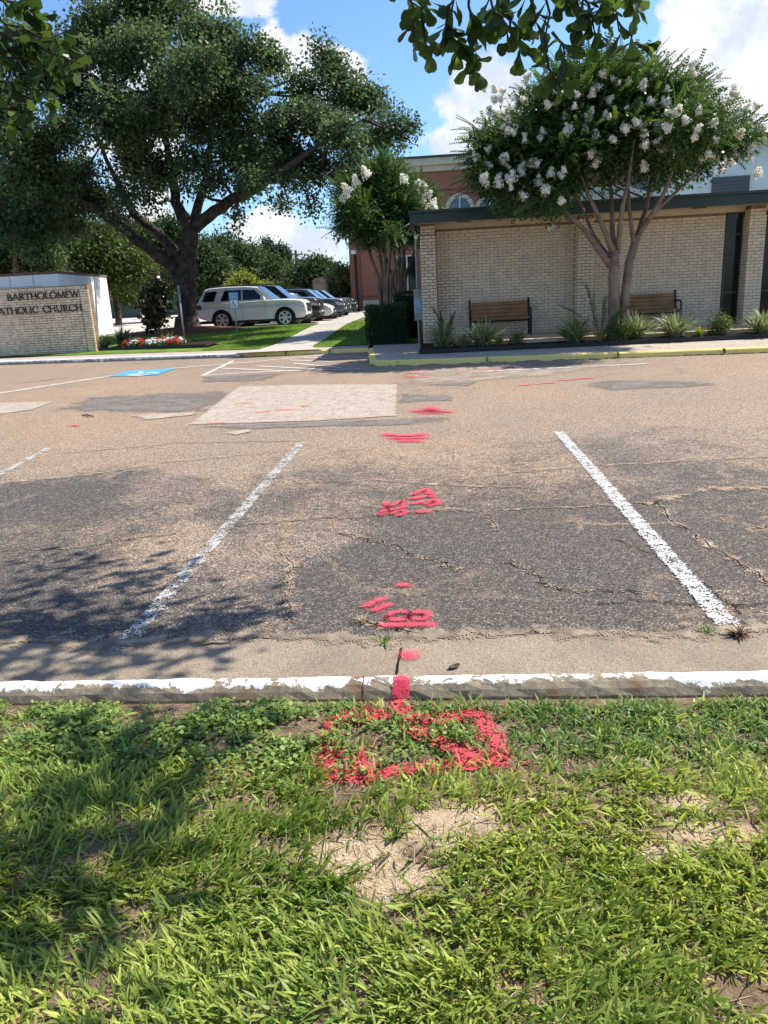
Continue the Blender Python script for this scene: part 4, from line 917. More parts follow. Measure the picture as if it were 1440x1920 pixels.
def hframe(pxs, ytop, Y, label, arms):
    r = wempty('utility_pole', (atY(pxs[0], 500, Y).x, Y, 0), label, 'utility pole')
    for px in pxs:
        a = atY(px, ytop, Y); MB().tube([(a.x, Y, -.1), (a.x, Y, a.z)], [.28, .2], 8).build('pole', m_pole, r)
    x0, x1 = atY(pxs[0], 500, Y).x, atY(pxs[-1], 500, Y).x
    for ay in arms:
        z = atY(pxs[0], ay, Y).z; o = MB().beam((x0-.6, Y-.25, z), (x1+1.4, Y-.25, z), .16, .2).build('cross_arm', m_pole, r)
        mb = MB()
        for x in (x0-.5, x1+1.2): mb.tube([(x, Y-.25, z+.1), (x, Y-.25, z+.5)], .1, 6)
        mb.build('insulator', m_post, o)
hframe((544, 554), 469, 130, 'pair of tall utility poles joined by cross-arms on the skyline', (478, 488, 497))
hframe((590,), 486, 140, 'thin utility pole rising above the round far oak', (489,)); hframe((629,), 500, 120, 'short utility pole beside the red brick hall', (503,))
p0, p1 = atY(585, 527, 66), atY(612, 527, 66); st = MB(); n = 10
V = []; prof = [(0,.2),(0,2.2),(.05,2.75),(.25,2.95),(.8,2.98),(1.05,2.8),(1.16,2.2),(1.18,.2)]
for y in (66, 66.25, 67.0, 67.2):
    for x, z in prof: V.append((p0.x+x*(p1.x-p0.x)/1.18+random.uniform(-.03,.03), y, z+random.uniform(-.05,.05)))
k = len(prof); Fs = [(i*k+j, i*k+j+1, (i+1)*k+j+1, (i+1)*k+j) for i in range(3) for j in range(k-1)]+[tuple(reversed(range(k))), tuple(range(3*k, 4*k))]
tag(add('stone_monument', npmesh('stone_monument', V, Fs, plain('tan_limestone', (.62,.46,.26), .9, .25, 2.2, .8, 8))), 'tan rough limestone block standing behind the parked cars', 'stone')
# ------------------------------------------------------------------ parked cars
m_tyre = plain('tyre_rubber', (.012,.012,.012), .85, .1, 9); m_rim = plain('alloy_rim', (.55,.55,.55), .3, .05, 5, metal=.8); m_dark = plain('black_plastic', (.012,.012,.013), .55, .1, 9)
m_cglass, t, b, pos = newmat('car_glass'); b.inputs['Base Color'].default_value = (.006,.008,.010,1); b.inputs['Roughness'].default_value = .03; b.inputs['Specular IOR Level'].default_value = .5
m_lamp = plain('lamp_lens', (.55,.55,.52), .1, .1, 9, spec=.8); m_tail = plain('tail_lens', (.30,.015,.015), .15, .1, 9, spec=.8); m_chrome = plain('chrome', (.75,.75,.75), .15, .03, 5, metal=.9)
def carpaint(name, col, rough=.28): return plain(name, col, rough, .03, 2, spec=.5, coat=.6, local=True)
def wheel_meshes(r, w):
    mb = MB(); n = 28; prof = [(r*.66,-w/2+.015),(r*.72,-w/2),(r*.93,-w/2),(r*.985,-w/2+.03),(r,-w/4),(r,w/4),(r*.985,w/2-.03),(r*.93,w/2),(r*.72,w/2),(r*.66,w/2-.015),(r*.64,0)]
    k = len(prof); V = [(pr*math.cos(2*math.pi*i/n), py, pr*math.sin(2*math.pi*i/n)) for i in range(n) for pr, py in prof]
    Fs = [(i*k+j, ((i+1) % n)*k+j, ((i+1) % n)*k+(j+1) % k, i*k+(j+1) % k) for i in range(n) for j in range(k)]
    mb.raw(V, Fs); ty = npmesh('tyre', mb.V, mb.F, m_tyre, smooth=True)
    mb = MB(); y = -w/2+.02
    for i in range(6):
        for s in (-.14, .14):
            a = 2*math.pi*i/6; a0, a1 = a+s*1.1, a+s*.9; mb.beam((r*.16*math.cos(a0), y, r*.16*math.sin(a0)), (r*.66*math.cos(a1), y-.004, r*.66*math.sin(a1)), .045, .03, (0, 1, 0))
    for i in range(24):
        a0, a1 = 2*math.pi*i/24, 2*math.pi*(i+1)/24; mb.beam((r*.66*math.cos(a0), y, r*.66*math.sin(a0)), (r*.66*math.cos(a1), y, r*.66*math.sin(a1)), .03, .035, (0, 1, 0))
    mb.tube([(0, y-.012, 0), (0, y+.02, 0)], r*.18, 12); rim = npmesh('rim', mb.V, mb.F, m_rim)
    mb = MB(); mb.tube([(0, y+.03, 0), (0, w/2-.03, 0)], r*.655, 20); back = npmesh('brake_disc', mb.V, mb.F, m_dark)
    return ty, rim, back
def car(loc, label, paint, kind='suv', rz=0.0, L=4.83, Wd=1.92, grille=None, sil=None):
    R0 = empty('parked_car', loc, rz, label, 'car', 'cars parked beside the walk'); 
    if kind == 'suv':
        k = L/4.83; rw = .395; ax = (1.12*k, 3.90*k); s = (sil or 1.80)/1.80
        O = [(.10,.50),(.02,.62),(0,.92),(.05,1.12),(1.6,1.135),(3.38,1.16),(3.9,1.15),(4.40,1.12),(4.64,1.08),(4.75,1.00),(4.80,.85),(4.815,.72),(4.83,.60),(4.80,.44),(4.68,.36)]
        Gh = [(.07,1.115),(.20,1.38),(.40,1.70),(.60,1.755),(1.3,1.785),(2.2,1.775),(2.72,1.725),(3.44,1.15)]
        wins = [[(.28,1.20),(.47,1.60),(.98,1.62),(.80,1.20)], [(1.10,1.20),(1.30,1.625),(2.02,1.63),(2.02,1.20)], [(2.09,1.20),(2.09,1.63),(2.62,1.60),(3.02,1.20)]]
        wsh = ((3.41,1.165),(2.76,1.705)); rgl = ((.13,1.20),(.37,1.63)); zb = .36
    else:
        k = L/4.83; rw = .34; ax = (1.02*k, 3.82*k); s = (sil or 1.45)/1.45
        O = [(.12,.42),(.03,.55),(0,.80),(.10,.98),(.75,1.02),(1.6,.96),(3.30,.95),(3.9,.90),(4.4,.80),(4.68,.68),(4.79,.56),(4.83,.44),(4.78,.30),(4.6,.24)]
        Gh = [(.70,1.00),(1.15,1.24),(1.55,1.39),(2.0,1.44),(2.5,1.44),(2.85,1.37),(3.60,.94)]
        wins = [[(1.15,1.04),(1.50,1.30),(1.95,1.37),(1.95,1.02)], [(2.02,1.02),(2.02,1.38),(2.50,1.38),(2.80,1.32),(3.20,1.01)]]
        wsh = ((3.52,.975),(2.88,1.36)); rgl = ((.82,1.06),(1.50,1.375)); zb = .26
    sc = lambda P: [(x*k, z*s) for x, z in P]
    O, Gh = sc(O), sc(Gh); wins = [sc(w) for w in wins]; wsh, rgl = sc(wsh), sc(rgl)
    ra = rw+.075
    def archpts(cx_): 
        a0 = math.asin(max(-1, (zb-rw)/ra)); return [(cx_+ra*math.cos(a), rw+ra*math.sin(a)) for a in np.linspace(a0, math.pi-a0, 13)]
    out = O+archpts(ax[1])+archpts(ax[0])
    def taper(x): return 1-.13*max(0, (x-.80*L)/(.2*L))**2-.07*max(0, (.12*L-x)/(.12*L))**2
    def lay(y, sx_, sz_, dz=0):
        V = []
        for j, (x, z) in enumerate(out):
            top = j < len(O); zz = .75*s+(z-.75*s)*(sz_ if z > .75*s else 1)+(dz if top and z > .9*s else 0); xx = L/2+(x-L/2)*(sx_ if top else 1)
            V.append((xx-L/2, y*taper(x), zz))
        return V
    n = len(out); hw = Wd/2; layers = [lay(-hw, .985, .93), lay(-hw+.02, .993, .965), lay(-hw+.10, 1, .995), lay(0, 1.0, 1, .025), lay(hw-.10, 1, .995), lay(hw-.02, .993, .965), lay(hw, .985, .93)]
    V = [v for l in layers for v in l]; tri = tessellate_polygon([[Vector((v[0], v[2], 0)) for v in layers[0]]])
    q = (len(layers)-1)*n; Fs = [tuple(reversed(t_)) for t_ in tri]+[tuple(i+q for i in t_) for t_ in tri]
    Fs += [(i*n+j, i*n+(j+1) % n, (i+1)*n+(j+1) % n, (i+1)*n+j) for i in range(len(layers)-1) for j in range(n)]
    me = npmesh('body', V, Fs, paint, smooth=True); me.set_sharp_from_angle(angle=math.radians(38)); add('body', me, R0)
    zb0, zt0 = min(z for _, z in Gh), max(z for _, z in Gh)
    ys_ = lambda z: hw-.07-(.19 if kind == 'suv' else .24)*(z-zb0)/(zt0-zb0)
    # greenhouse
    m_ = len(Gh); V = []
    for sg, d_ in ((-1, 0), (-1, .07), (1, .07), (1, 0)):
        for x, z in Gh: V.append((x-L/2, sg*(ys_(z)-d_)*taper(x), z-(0.03 if d_ == 0 and z > zb0+.2 else 0)))
    tri = tessellate_polygon([[Vector((x, z, 0)) for x, z in Gh]])
    Fs = [tuple(t_) for t_ in tri]+[tuple(i+3*m_ for i in reversed(t_)) for t_ in tri]+[(i*m_+j, (i+1)*m_+j, (i+1)*m_+j+1, i*m_+j+1) for i in range(3) for j in range(m_-1)]
    me = npmesh('cabin', V, Fs, paint, smooth=True); me.set_sharp_from_angle(angle=math.radians(38)); add('cabin', me, R0)
    for w in wins:
        for sg in (-1, 1):
            V = [(x-L/2, sg*(ys_(z)+.007), z) for x, z in w]+[(x-L/2, sg*(ys_(z)-.02), z) for x, z in w]; c = len(w)
            add('window', npmesh('window', V, [tuple(range(c))]+[(j, (j+1) % c, c+(j+1) % c, c+j) for j in range(c)], m_cglass), R0)
    for nm, gl_, sg in (('windscreen', wsh, 1), ('rear_window', rgl, -1)):
        (xa_, za), (xb_, zb_) = gl_; V = []
        for off in (.012, -.02):
            for x, z in ((xa_, za), (xb_, zb_)):
                for s2 in (-1, 1): V.append((x-L/2+sg*off*1.2, s2*(ys_(z)-.05), z+off))
        add(nm, npmesh(nm, V, [(0,1,3,2),(4,6,7,5),(0,2,6,4),(1,5,7,3),(2,3,7,6),(0,4,5,1)], m_cglass), R0)
    ty, rim, bk = wheel_meshes(rw, .25)
    for x in ax:
        for sg in (-1, 1):
            w = add('wheel', ty, R0, (x-L/2, sg*(hw-.13), rw)); w.rotation_euler = (0, 0, 0 if sg < 0 else math.pi)
            add('rim', rim, w); add('brake_disc', bk, w)
    # wheel-arch lips, sills, bumper trim
    for x in ax:
        for sg in (-1, 1):
            mb = MB(); P = [(x-L/2+(ra+.015)*math.cos(a), sg*(hw-.005), rw+(ra+.015)*math.sin(a)) for a in np.linspace(.02, math.pi-.02, 15)]; mb.tube(P, .032, 6); mb.build('arch_lip', paint, R0, smooth=True)
        mb = MB(); mb.tube([(x-L/2, -hw+.16, rw), (x-L/2, hw-.16, rw)], ra-.005, 16); mb.build('wheel_well', m_dark, R0)
    for sg in (-1, 1):
        mb = MB(); mb.box(ax[0]+ra-L/2+.05, ax[1]-ra-L/2-.05, sg*(hw-.01)-.05, sg*(hw-.01)+.05, zb-.10, zb-.045); mb.build('running_board', m_dark, R0)
        mb = MB()
        for x in ([1.55*k, 2.05*k, 3.05*k] if kind == 'suv' else [1.75*k, 2.0*k, 3.05*k])[1:]: mb.box(x-L/2-.004, x-L/2+.004, sg*(hw+.0005)-.004, sg*(hw+.0005)+.004, zb+.08, zb0-.06)
        mb.build('door_gap', m_dark, R0)
        for x in (1.42*k, 2.25*k): mb = MB(); mb.tube([(x-L/2,sg*hw,zb0-.17),(x-L/2+.02,sg*(hw+.03),zb0-.165),(x-L/2+.16,sg*(hw+.03),zb0-.165),(x-L/2+.18,sg*hw,zb0-.17)], .014, 6); mb.build('door_handle', paint, R0)
        xm_ = wsh[0][0]-L/2-.38; mb = MB(); mb.raw([(xm_-.08,sg*(hw-.05),zb0+.06),(xm_+.08,sg*(hw-.05),zb0+.07),(xm_+.06,sg*(hw+.17),zb0+.05),(xm_-.09,sg*(hw+.18),zb0+.05),(xm_-.08,sg*(hw-.05),zb0+.20),(xm_+.03,sg*(hw-.05),zb0+.20),(xm_+.02,sg*(hw+.16),zb0+.21),(xm_-.09,sg*(hw+.17),zb0+.21)],
            [(3,2,1,0),(4,5,6,7),(0,1,5,4),(1,2,6,5),(2,3,7,6),(3,0,4,7)]); mb.build('mirror', paint, R0)
        # lamps wrapped round the corners
        xf = L/2; zl = .86*s if kind == 'suv' else .62*s
        mb = MB(); tx = taper(L-.05); P0 = [(xf-.50,zl+.10),(xf-.10,zl+.0),(xf-.05,zl-.10),(xf-.36,zl-.07)]
        V = [(x, sg*(hw*taper(x+L/2)+.006-(.02 if z > .8*s else 0)), z) for x, z in P0]+[(x, sg*(hw*.66), z) for x, z in P0]; V[5] = (xf-.015, sg*hw*.58, zl); V[6] = (xf+.012, sg*hw*.58, zl-.10)
        mb.raw(V, [(0,1,2,3),(1,5,6,2),(0,4,5,1),(3,2,6,7)]); mb.build('headlight', m_lamp, R0)
        zt_ = .98*s if kind == 'suv' else .84*s
        mb = MB(); mb.box(-L/2-.012, -L/2+.24, sg*(hw*.95)-.06, sg*(hw*.95)+.035, zt_-.10, zt_+.08); mb.build('tail_light', m_tail if kind != 'suv' else plain('smoked_tail', (.10,.02,.02), .2), R0)
        if kind == 'suv': mb = MB(); mb.tube([(-L/2+.55,sg*.60,zt0-.02),(-L/2+.75,sg*.60,zt0+.045),(-L/2+2.2,sg*.60,zt0+.045),(-L/2+2.5,sg*.60,zt0-.03)], .018, 6); mb.build('roof_rail', m_dark, R0)
    gm = grille or m_dark; z0, z1 = (.60*s, .95*s) if kind == 'suv' else (.32*s, .58*s)
    mb = MB(); mb.box(L/2-.10, L/2+.012, -hw*.52, hw*.52, z0, z1); gr = mb.build('grille', m_dark, R0)
    mb = MB()
    for j in range(4): zz = z0+.04+(z1-z0-.08)*j/3; mb.box(L/2+.010, L/2+.022, -hw*.50, hw*.50, zz-.012, zz+.012)
    mb.build('grille_bar', gm, gr)
    mb = MB(); mb.box(L/2-.30, L/2+.004, -hw*.80, hw*.80, zb-.02, zb+.10); mb.build('bumper_trim', m_dark, R0)
    mb = MB(); mb.box(-L/2+.05, L/2-.1, -hw+.15, hw-.15, zb-.10, zb+.02); mb.build('underbody', m_dark, R0)
    mb = MB(); mb.box(L/2+.012, L/2+.018, -.15, .15, zb+.13, zb+.20); mb.build('number_plate', m_swhite, R0)
    return R0
CZ = .302
car((-5.62-2.415, 34.9, CZ), 'white boxy SUV parked nearest, full side view beside the oak', carpaint('pearl_white', (.66,.66,.63)))
car((-5.46-2.45, 37.7, CZ), 'black SUV with dark grille parked just behind the white SUV', carpaint('gloss_black', (.010,.010,.012)), L=4.9, sil=1.86, Wd=1.98)
car((-5.20-2.4, 40.4, CZ), 'white low sedan, only its pointed nose showing past the black SUV', carpaint('sedan_white', (.75,.75,.75)), 'sedan', L=4.8)
car((-4.92-2.35, 43.1, CZ), 'slate grey crossover parked beyond the white sedan', carpaint('slate_grey', (.075,.095,.12)), 'suv', L=4.7, sil=1.66, grille=m_chrome)
car((-5.0-2.35, 45.9, CZ), 'charcoal crossover parked behind the slate grey one', carpaint('charcoal', (.03,.033,.038)), 'suv', L=4.7, sil=1.62, grille=m_chrome)
car((-4.9-2.4, 48.7, CZ), 'black car farthest along the row near the brick hall', carpaint('gloss_black', (.01,.01,.012)), 'suv', L=4.8, sil=1.60)
# ------------------------------------------------------------------ trees and plants
m_bark = plain('oak_bark', (.085,.065,.052), .95, .3, 5, 1.0, 14, spec=.1); m_smooth = plain('smooth_bark', (.27,.20,.145), .75, .25, 3.5, .3, 10, spec=.2, col2=(.15,.10,.075))
LEAF4 = np.array([(0,0,0),(.26,.45,.06),(0,1,-.03),(-.26,.45,.06)]); LF4 = [[0,1,2,3]]
LEAFO = np.array([(0,0,0),(.17,.30,.05),(.30,.68,.05),(.16,.95,0),(-.16,.95,0),(-.30,.68,.05),(-.17,.30,.05)]); LFO = [[0,1,2,3,4,5,6]]
def crown_mesh(name, blobs, ntuft, nleaf, tr, ls, mat, seed=1, up=.2, shell=.5, lv=(0, 1), T=(LEAF4, LF4), flat=.35):
    r = np.random.default_rng(seed); B = np.array(blobs, float); vol = B[:, 3]*B[:, 4]*B[:, 5]; wgt = vol**.75; wgt /= wgt.sum()
    bi = r.choice(len(B), ntuft, p=wgt); d = r.normal(size=(ntuft, 3)); d /= np.linalg.norm(d, axis=1, keepdims=True)
    rad = r.random(ntuft)**shell; rad *= 1+.18*r.normal(size=ntuft)*(rad > .7)
    P = B[bi, :3]+d*rad[:, None]*B[bi, 3:6]
    tone = np.clip(r.normal(.42, .2, ntuft)+.15*r.normal(size=len(B))[bi], 0, 1)
    n = ntuft*nleaf; Q = np.repeat(P, nleaf, 0)+r.normal(0, tr, (n, 3))*np.array([1, 1, .8])
    D = np.repeat(d, nleaf, 0)*.5+r.normal(0, .7, (n, 3))+np.array([0, 0, up])
    Rr = frames(D, r.normal(0, flat, (n, 3))+np.array([0, 0, 1.0]))
    v = np.clip(np.repeat(tone, nleaf)*.75+r.normal(.12, .16, n), lv[0], lv[1])
    V, Fv, A = scatter(T[0], T[1], Q, Rr, ls*r.uniform(.65, 1.25, n), v)
    return npmesh(name, V, Fv, mat, A), P
def wob(a, b_, n, amp, r): 
    P = []
    for i in range(n+1):
        f = i/n; q = a.lerp(b_, f); k = math.sin(math.pi*f)*amp
        P.append(q+Vector((r.uniform(-k, k), r.uniform(-k, k), r.uniform(-k, k)*.6)))
    return P
def bl(px, py, rpx, Y, dy=0.0, ry=None, rz_=1.0):
    c = atY(px, py, Y+dy); rr = rpx*(Y+dy)/1500; return (c.x, c.y, c.z, rr, ry if ry else rr, rr*rz_)
m_oakl = leafmat('oak_leaves', (.022,.048,.021), (.168,.232,.100), .32, .5); m_myrl = leafmat('myrtle_leaves', (.016,.046,.013), (.115,.195,.052), .30, .40)
m_bgl = leafmat('far_leaves', (.020,.045,.016), (.095,.145,.050), .2, .6); m_ygl = leafmat('yellow_green_leaves', (.10,.14,.02), (.34,.36,.08), .3, .6)
# --- the big live oak beside the SUV
OY = 32.0; r_ = random.Random(3)
ob = atY(350, 600, OY); base = Vector((ob.x, OY, zg(OY)-.1))
OAK = wempty('oak_tree', base, 'huge spreading live oak standing beside the white SUV', 'tree')
mb = MB()
def lim(pix, rad, dys, seg=9):
    P = [atY(px, py, OY+dy) for (px, py), dy in zip(pix, dys)]; Q = []; R = []
    for i in range(len(P)-1):
        for k in range(4):
            f = k/4; q = P[i].lerp(P[i+1], f); Q.append(q+Vector((r_.uniform(-1,1), r_.uniform(-1,1), r_.uniform(-1,1)))*rad[i]*.16); R.append(rad[i]*(1-f)+rad[i+1]*f)
    Q.append(P[-1]); R.append(rad[-1]); mb.tube(Q, [q_*.86 for q_ in R], seg); return Q
tipz = []
mb.tube([base, base+Vector((0,0,.25)), base+Vector((.02,0,.7))], [.80, .56, .46], 12)
lim([(352,600),(350,540),(352,480),(356,430)], [.46,.42,.40,.36], [0,0,0,0], 12)
tipz += lim([(350,545),(325,505),(270,460),(215,415),(165,385),(110,350)], [.36,.33,.27,.22,.15,.07], [0,.1,-.5,-1.2,-1.5,-2])
tipz += lim([(348,500),(300,440),(250,400),(235,370),(200,300),(170,220)], [.28,.24,.20,.16,.10,.05], [0,.5,1.2,1.8,2,2.3])
tipz += lim([(356,430),(330,380),(325,320),(300,230),(270,120)], [.30,.24,.19,.12,.05], [0,.3,.8,1,1.2])
tipz += lim([(356,432),(392,405),(440,372),(480,355),(530,320),(600,270),(680,225)], [.30,.27,.23,.19,.14,.09,.04], [0,-.4,-1,-1.5,-2,-2.2,-2.5])
tipz += lim([(450,368),(462,320),(470,260),(480,180)], [.20,.15,.10,.04], [-1,-.6,-.2,.3])
tipz += lim([(358,428),(385,340),(400,240),(410,130)], [.24,.18,.11,.04], [0,.8,1.2,1.5])
tipz += lim([(500,342),(560,330),(620,330)], [.10,.07,.03], [-1.8,-1,-.5])
rr = np.random.default_rng(5)
ob_px = [(200,60,80),(300,45,85),(385,60,75),(250,140,95),(350,150,95),(440,135,75),(150,170,75),(100,260,85),(200,245,85),(300,235,80),(395,220,75),(478,200,60),(505,110,38),(610,110,40),(640,165,48),(695,205,46),(742,243,34),(590,225,62),(520,255,62),(645,265,52),(560,300,46),(455,285,60),(700,262,34),
         (475,345,30),(620,330,44),(665,300,38),(370,300,45),(260,315,60),(155,330,75),(60,320,85),(95,405,60),(30,420,75),(190,385,48),(590,372,26),(536,385,20),(440,425,14),(452,395,14),(655,352,28),(0,230,90),(395,345,22),(285,375,28),(230,410,30),(30,120,80),(90,110,70),(565,175,40),(770,236,18),(320,330,40),(420,330,34),(350,360,22),(500,310,46),(240,360,36),(135,400,46),(60,450,40),(690,320,24),(540,340,30)]
blobs = [bl(px, py, rp, OY, dy=rr.uniform(-3.2, 2.2), rz_=.85) for px, py, rp in ob_px]
for _ in range(70):                                    # twiggy sprigs that break up the outline
    px, py, rp = ob_px[rr.integers(len(ob_px))]; a = rr.uniform(0, 6.28); blobs.append(bl(px+rp*math.cos(a), py+rp*.85*math.sin(a), rr.uniform(9, 20), OY, dy=rr.uniform(-3, 2)))
for b_ in blobs[:55]:
    c = Vector(b_[:3]); a = min(tipz, key=lambda q: (q-c).length); mb.tube(wob(a, c, 4, .25, r_), [.07, .055, .04, .03, .012], 5)
    for _ in range(3):
        e = c+Vector((r_.uniform(-1,1), r_.uniform(-1,1), r_.uniform(-.8,.9)))*b_[3]*.9; mb.tube(wob(c, e, 3, .15, r_), [.028, .02, .014, .006], 4)
mb.build('trunk', m_bark, OAK, smooth=True)
subb = []
for b_ in blobs:
    for _ in range(8 if b_[3] > .7 else 1):
        d = rr.normal(size=3); d /= np.linalg.norm(d); k = rr.random()**.45*.80; s_ = rr.uniform(.34, .55) if b_[3] > .7 else 1.0
        subb.append((b_[0]+d[0]*b_[3]*k, b_[1]+d[1]*b_[4]*k, b_[2]+d[2]*b_[5]*k, b_[3]*s_, b_[4]*s_, b_[5]*s_*.8))
me, _ = crown_mesh('crown', subb, 11800, 15, .22, .15, m_oakl, 8, up=-.05, shell=.5, T=(LEAF4*np.array([1.35,1,1]), LF4)); add('crown', me, OAK)
mb = MB(); n = 22
V = [(base.x, base.y, zg(OY)+.24)]; 
for j, (rad, z) in enumerate(((.9, .17), (1.6, .09), (2.2, -.03))):
    for i in range(n): a = 2*math.pi*i/n; V.append((base.x+rad*1.25*math.cos(a)*random.uniform(.9,1.1), base.y+rad*math.sin(a)*random.uniform(.9,1.1)-.1, zg(OY)+z))
Fs = [(0, 1+i, 1+(i+1) % n) for i in range(n)]+[(1+j*n+i, 1+(j+1)*n+i, 1+(j+1)*n+(i+1) % n, 1+j*n+(i+1) % n) for j in range(2) for i in range(n)]
struct(add('mulch_ring', npmesh('mulch_ring', V, Fs, m_redmulch, smooth=True)))
# --- background trees
def bg_tree(name, label, px, Y, zbase, pblobs, mat, nt, ls, seed, group='trees behind the car park', tr=.35, trunk=.25, nl=14):
    r = random.Random(seed); x = atY(px, 560, Y).x; T_ = wempty(name, (x, Y, zbase), label, 'tree', group)
    q = np.random.default_rng(seed); B = [bl(a, b2, c, Y, dy=q.uniform(-2, 2)) for a, b2, c in pblobs]
    ex = []
    for b2 in B:
        for _ in range(5):
            d = q.normal(size=3); d /= np.linalg.norm(d); k = q.uniform(.22, .42); ex.append((b2[0]+d[0]*b2[3]*.85, b2[1]+d[1]*b2[3]*.6, b2[2]+abs(d[2])*b2[5]*.8, b2[3]*k, b2[3]*k, b2[5]*k))
    mb = MB(); hi = max(B, key=lambda b2: b2[2]); top = Vector((hi[0], hi[1], hi[2])); mb.tube(wob(Vector((x, Y, zbase-.2)), top, 6, .3, r), [trunk, trunk*.9, trunk*.75, trunk*.6, trunk*.45, trunk*.3, trunk*.1], 8)
    for b2 in B: mb.tube(wob(Vector((x, Y, zbase-.2)).lerp(top, r.uniform(.3, .6)), Vector(b2[:3]), 4, .3, r), [trunk*.4, trunk*.3, trunk*.22, trunk*.15, .02], 5)
    mb.build('trunk', m_bark, T_, smooth=True)
    me, _ = crown_mesh('crown', B+ex, nt, nl, tr, ls, mat, seed, up=0, shell=.4); add('crown', me, T_); return T_
bg_tree('broadleaf_tree', 'dark broadleaf tree behind the left end of the sign wall', 40, 44, .3, [(30,470,70),(-40,440,80),(80,500,45),(20,390,70),(-30,520,50),(60,540,30)], m_bgl, 2600, .26, 21)
bg_tree('broadleaf_tree', 'lighter green bushy tree rising above the white return wall', 215, 52, .3, [(215,490,48),(180,520,38),(250,510,36),(200,450,35),(150,480,50),(235,545,26)], leafmat('mid_green_leaves', (.035,.065,.015), (.16,.21,.06), .25, .55), 2400, .24, 22)
bg_tree('broadleaf_tree', 'dark tree filling the gap left of the oak trunk', 300, 58, .3, [(300,470,50),(280,520,40),(320,530,35),(255,450,40),(330,440,35),(110,440,60)], m_bgl, 2400, .26, 23)
bg_tree('broadleaf_tree', 'rounded dark tree just right of the oak trunk', 395, 74, .3, [(392,510,36),(380,540,30),(410,535,28),(375,480,26)], m_bgl, 1800, .34, 24, tr=.5)
bg_tree('broadleaf_tree', 'tall dark tree at the crest of the far treeline', 425, 100, .3, [(425,490,36),(405,480,24),(452,488,28),(430,530,36),(395,515,26)], m_bgl, 2000, .45, 25, tr=.7)
bg_tree('broadleaf_tree', 'broad dark tree at the right end of the far treeline', 480, 104, .3, [(475,505,34),(500,525,34),(465,535,32),(512,545,26)], m_bgl, 2000, .45, 26, tr=.7)
for px, top, w, sd, lab in ((503, 452, 15, 31, 'taller ragged conifer on the far skyline left of the utility poles'), (530, 462, 11, 32, 'narrow dark conifer on the far skyline close to the utility poles')):
    Yc = 108; B = [(px+(((i*37) % 5)-2), top+6+i*(104-(top-452))/9, w*(.35+.65*(i/9)**.7)) for i in range(10)]
    bg_tree('conifer_tree', lab, px, Yc, .3, B, leafmat('conifer_leaves', (.014,.035,.016), (.06,.10,.04), .1, .7), 1300, .42, sd, tr=.5, trunk=.3)
bg_tree('broadleaf_tree', 'round-topped far oak between the utility poles and the brick hall', 588, 96, .3, [(588,522,28),(565,535,26),(615,532,26),(600,508,18),(575,512,16),(630,545,18),(550,548,16)], m_bgl, 2300, .42, 27, tr=.6)
bg_tree('broadleaf_tree', 'small pale green tree against the corner of the brick hall', 637, 74, .3, [(637,528,16),(630,548,18),(645,540,14),(640,510,8)], leafmat('pale_green_leaves', (.06,.09,.03), (.22,.28,.10), .25, .6), 900, .3, 28, tr=.4, trunk=.12)
bg_tree('round_shrub', 'yellow-green rounded shrub above the roof of the white SUV', 458, 62, .3, [(458,532,16),(445,545,14),(472,545,14),(458,552,18)], m_ygl, 700, .24, 29, 'shrubs behind the cars', tr=.3, trunk=.1)
bg_tree('low_shrub', 'low yellow-green shrub behind the black SUV roof', 502, 62, .3, [(502,543,9),(512,548,8),(530,546,8)], m_ygl, 300, .2, 30, 'shrubs behind the cars', tr=.25, trunk=.06)
q = np.random.default_rng(91); B = []
for x in np.arange(-170, 90, 5): B.append((x+q.uniform(-2,2), 150+q.uniform(-6,6), q.uniform(1.5,3.5), 5, 5, q.uniform(2.5,4.5)))
me, _ = crown_mesh('far_woods', B, 6500, 12, 1.0, .8, m_bgl, 92, up=0, shell=.4); tag(add('far_woods', me), 'low dark band of far woods along the horizon', 'woods', kind='stuff')
# --- crape myrtles
def spray_template(L=.55, n=11, r=None):
    V = []; F = []
    for i in range(n):
        s = (i+1)/n; y = L*s; z = -.10*L*s*s*2
        for sg in (-1, 1):
            a = math.radians(62-18*s); d = np.array([sg*math.sin(a), math.cos(a), -.15]); d /= np.linalg.norm(d); w = np.array([d[1], -d[0], 0])*sg*.021; l = .085*(1-.35*s)
            p = np.array([0, y, z]); b0 = len(V); V += [p, p+d*l*.5+w+np.array([0,0,.012]), p+d*l, p+d*l*.5-w+np.array([0,0,.012])]; F.append([b0, b0+1, b0+2, b0+3])
    k = len(V); V += [np.array([-.004,0,0]), np.array([.004,0,0]), np.array([.003,L,-.2*L]), np.array([-.003,L,-.2*L])]; F.append([k,k+1,k+2,k+3])
    return np.array(V), np.array(F)
SPV, SPF = spray_template()
def cluster_mesh(seed, L, R):
    r = np.random.default_rng(seed); n = 230; u = r.random(n)**.8; th = r.uniform(0, 6.28, n); rad = R*(1-u*.75)*np.sqrt(r.random(n))*(1+.35*np.sin(th*3+seed))
    P = np.stack([rad*np.cos(th), rad*np.sin(th), u*L-.1*L], -1); P += r.normal(0, .006, P.shape)
    V, Fv, A = scatter(LEAFO*np.array([1.7, 1, 1]), LFO, P, frames(r.normal(size=(n, 3))), r.uniform(.026, .046, n), r.random(n))
    mb = MB(); mb.tube([(0,0,-.12*L),(0,0,0),(0,0,.35*L),(0,0,.75*L)], [.01, R*.62, R*.42, .015], 7)      # the packed heart of the cluster
    return npmesh('flower_cluster', np.concatenate([V, np.array([list(v) for v in mb.V])]), [tuple(f) for f in Fv.tolist()]+[tuple(i+len(V) for i in f) for f in mb.F], m_flow, np.concatenate([A, np.full(len(mb.V), .3)]))
m_flow = leafmat('white_blossom', (.74,.68,.55), (.92,.90,.84), .25, .7)
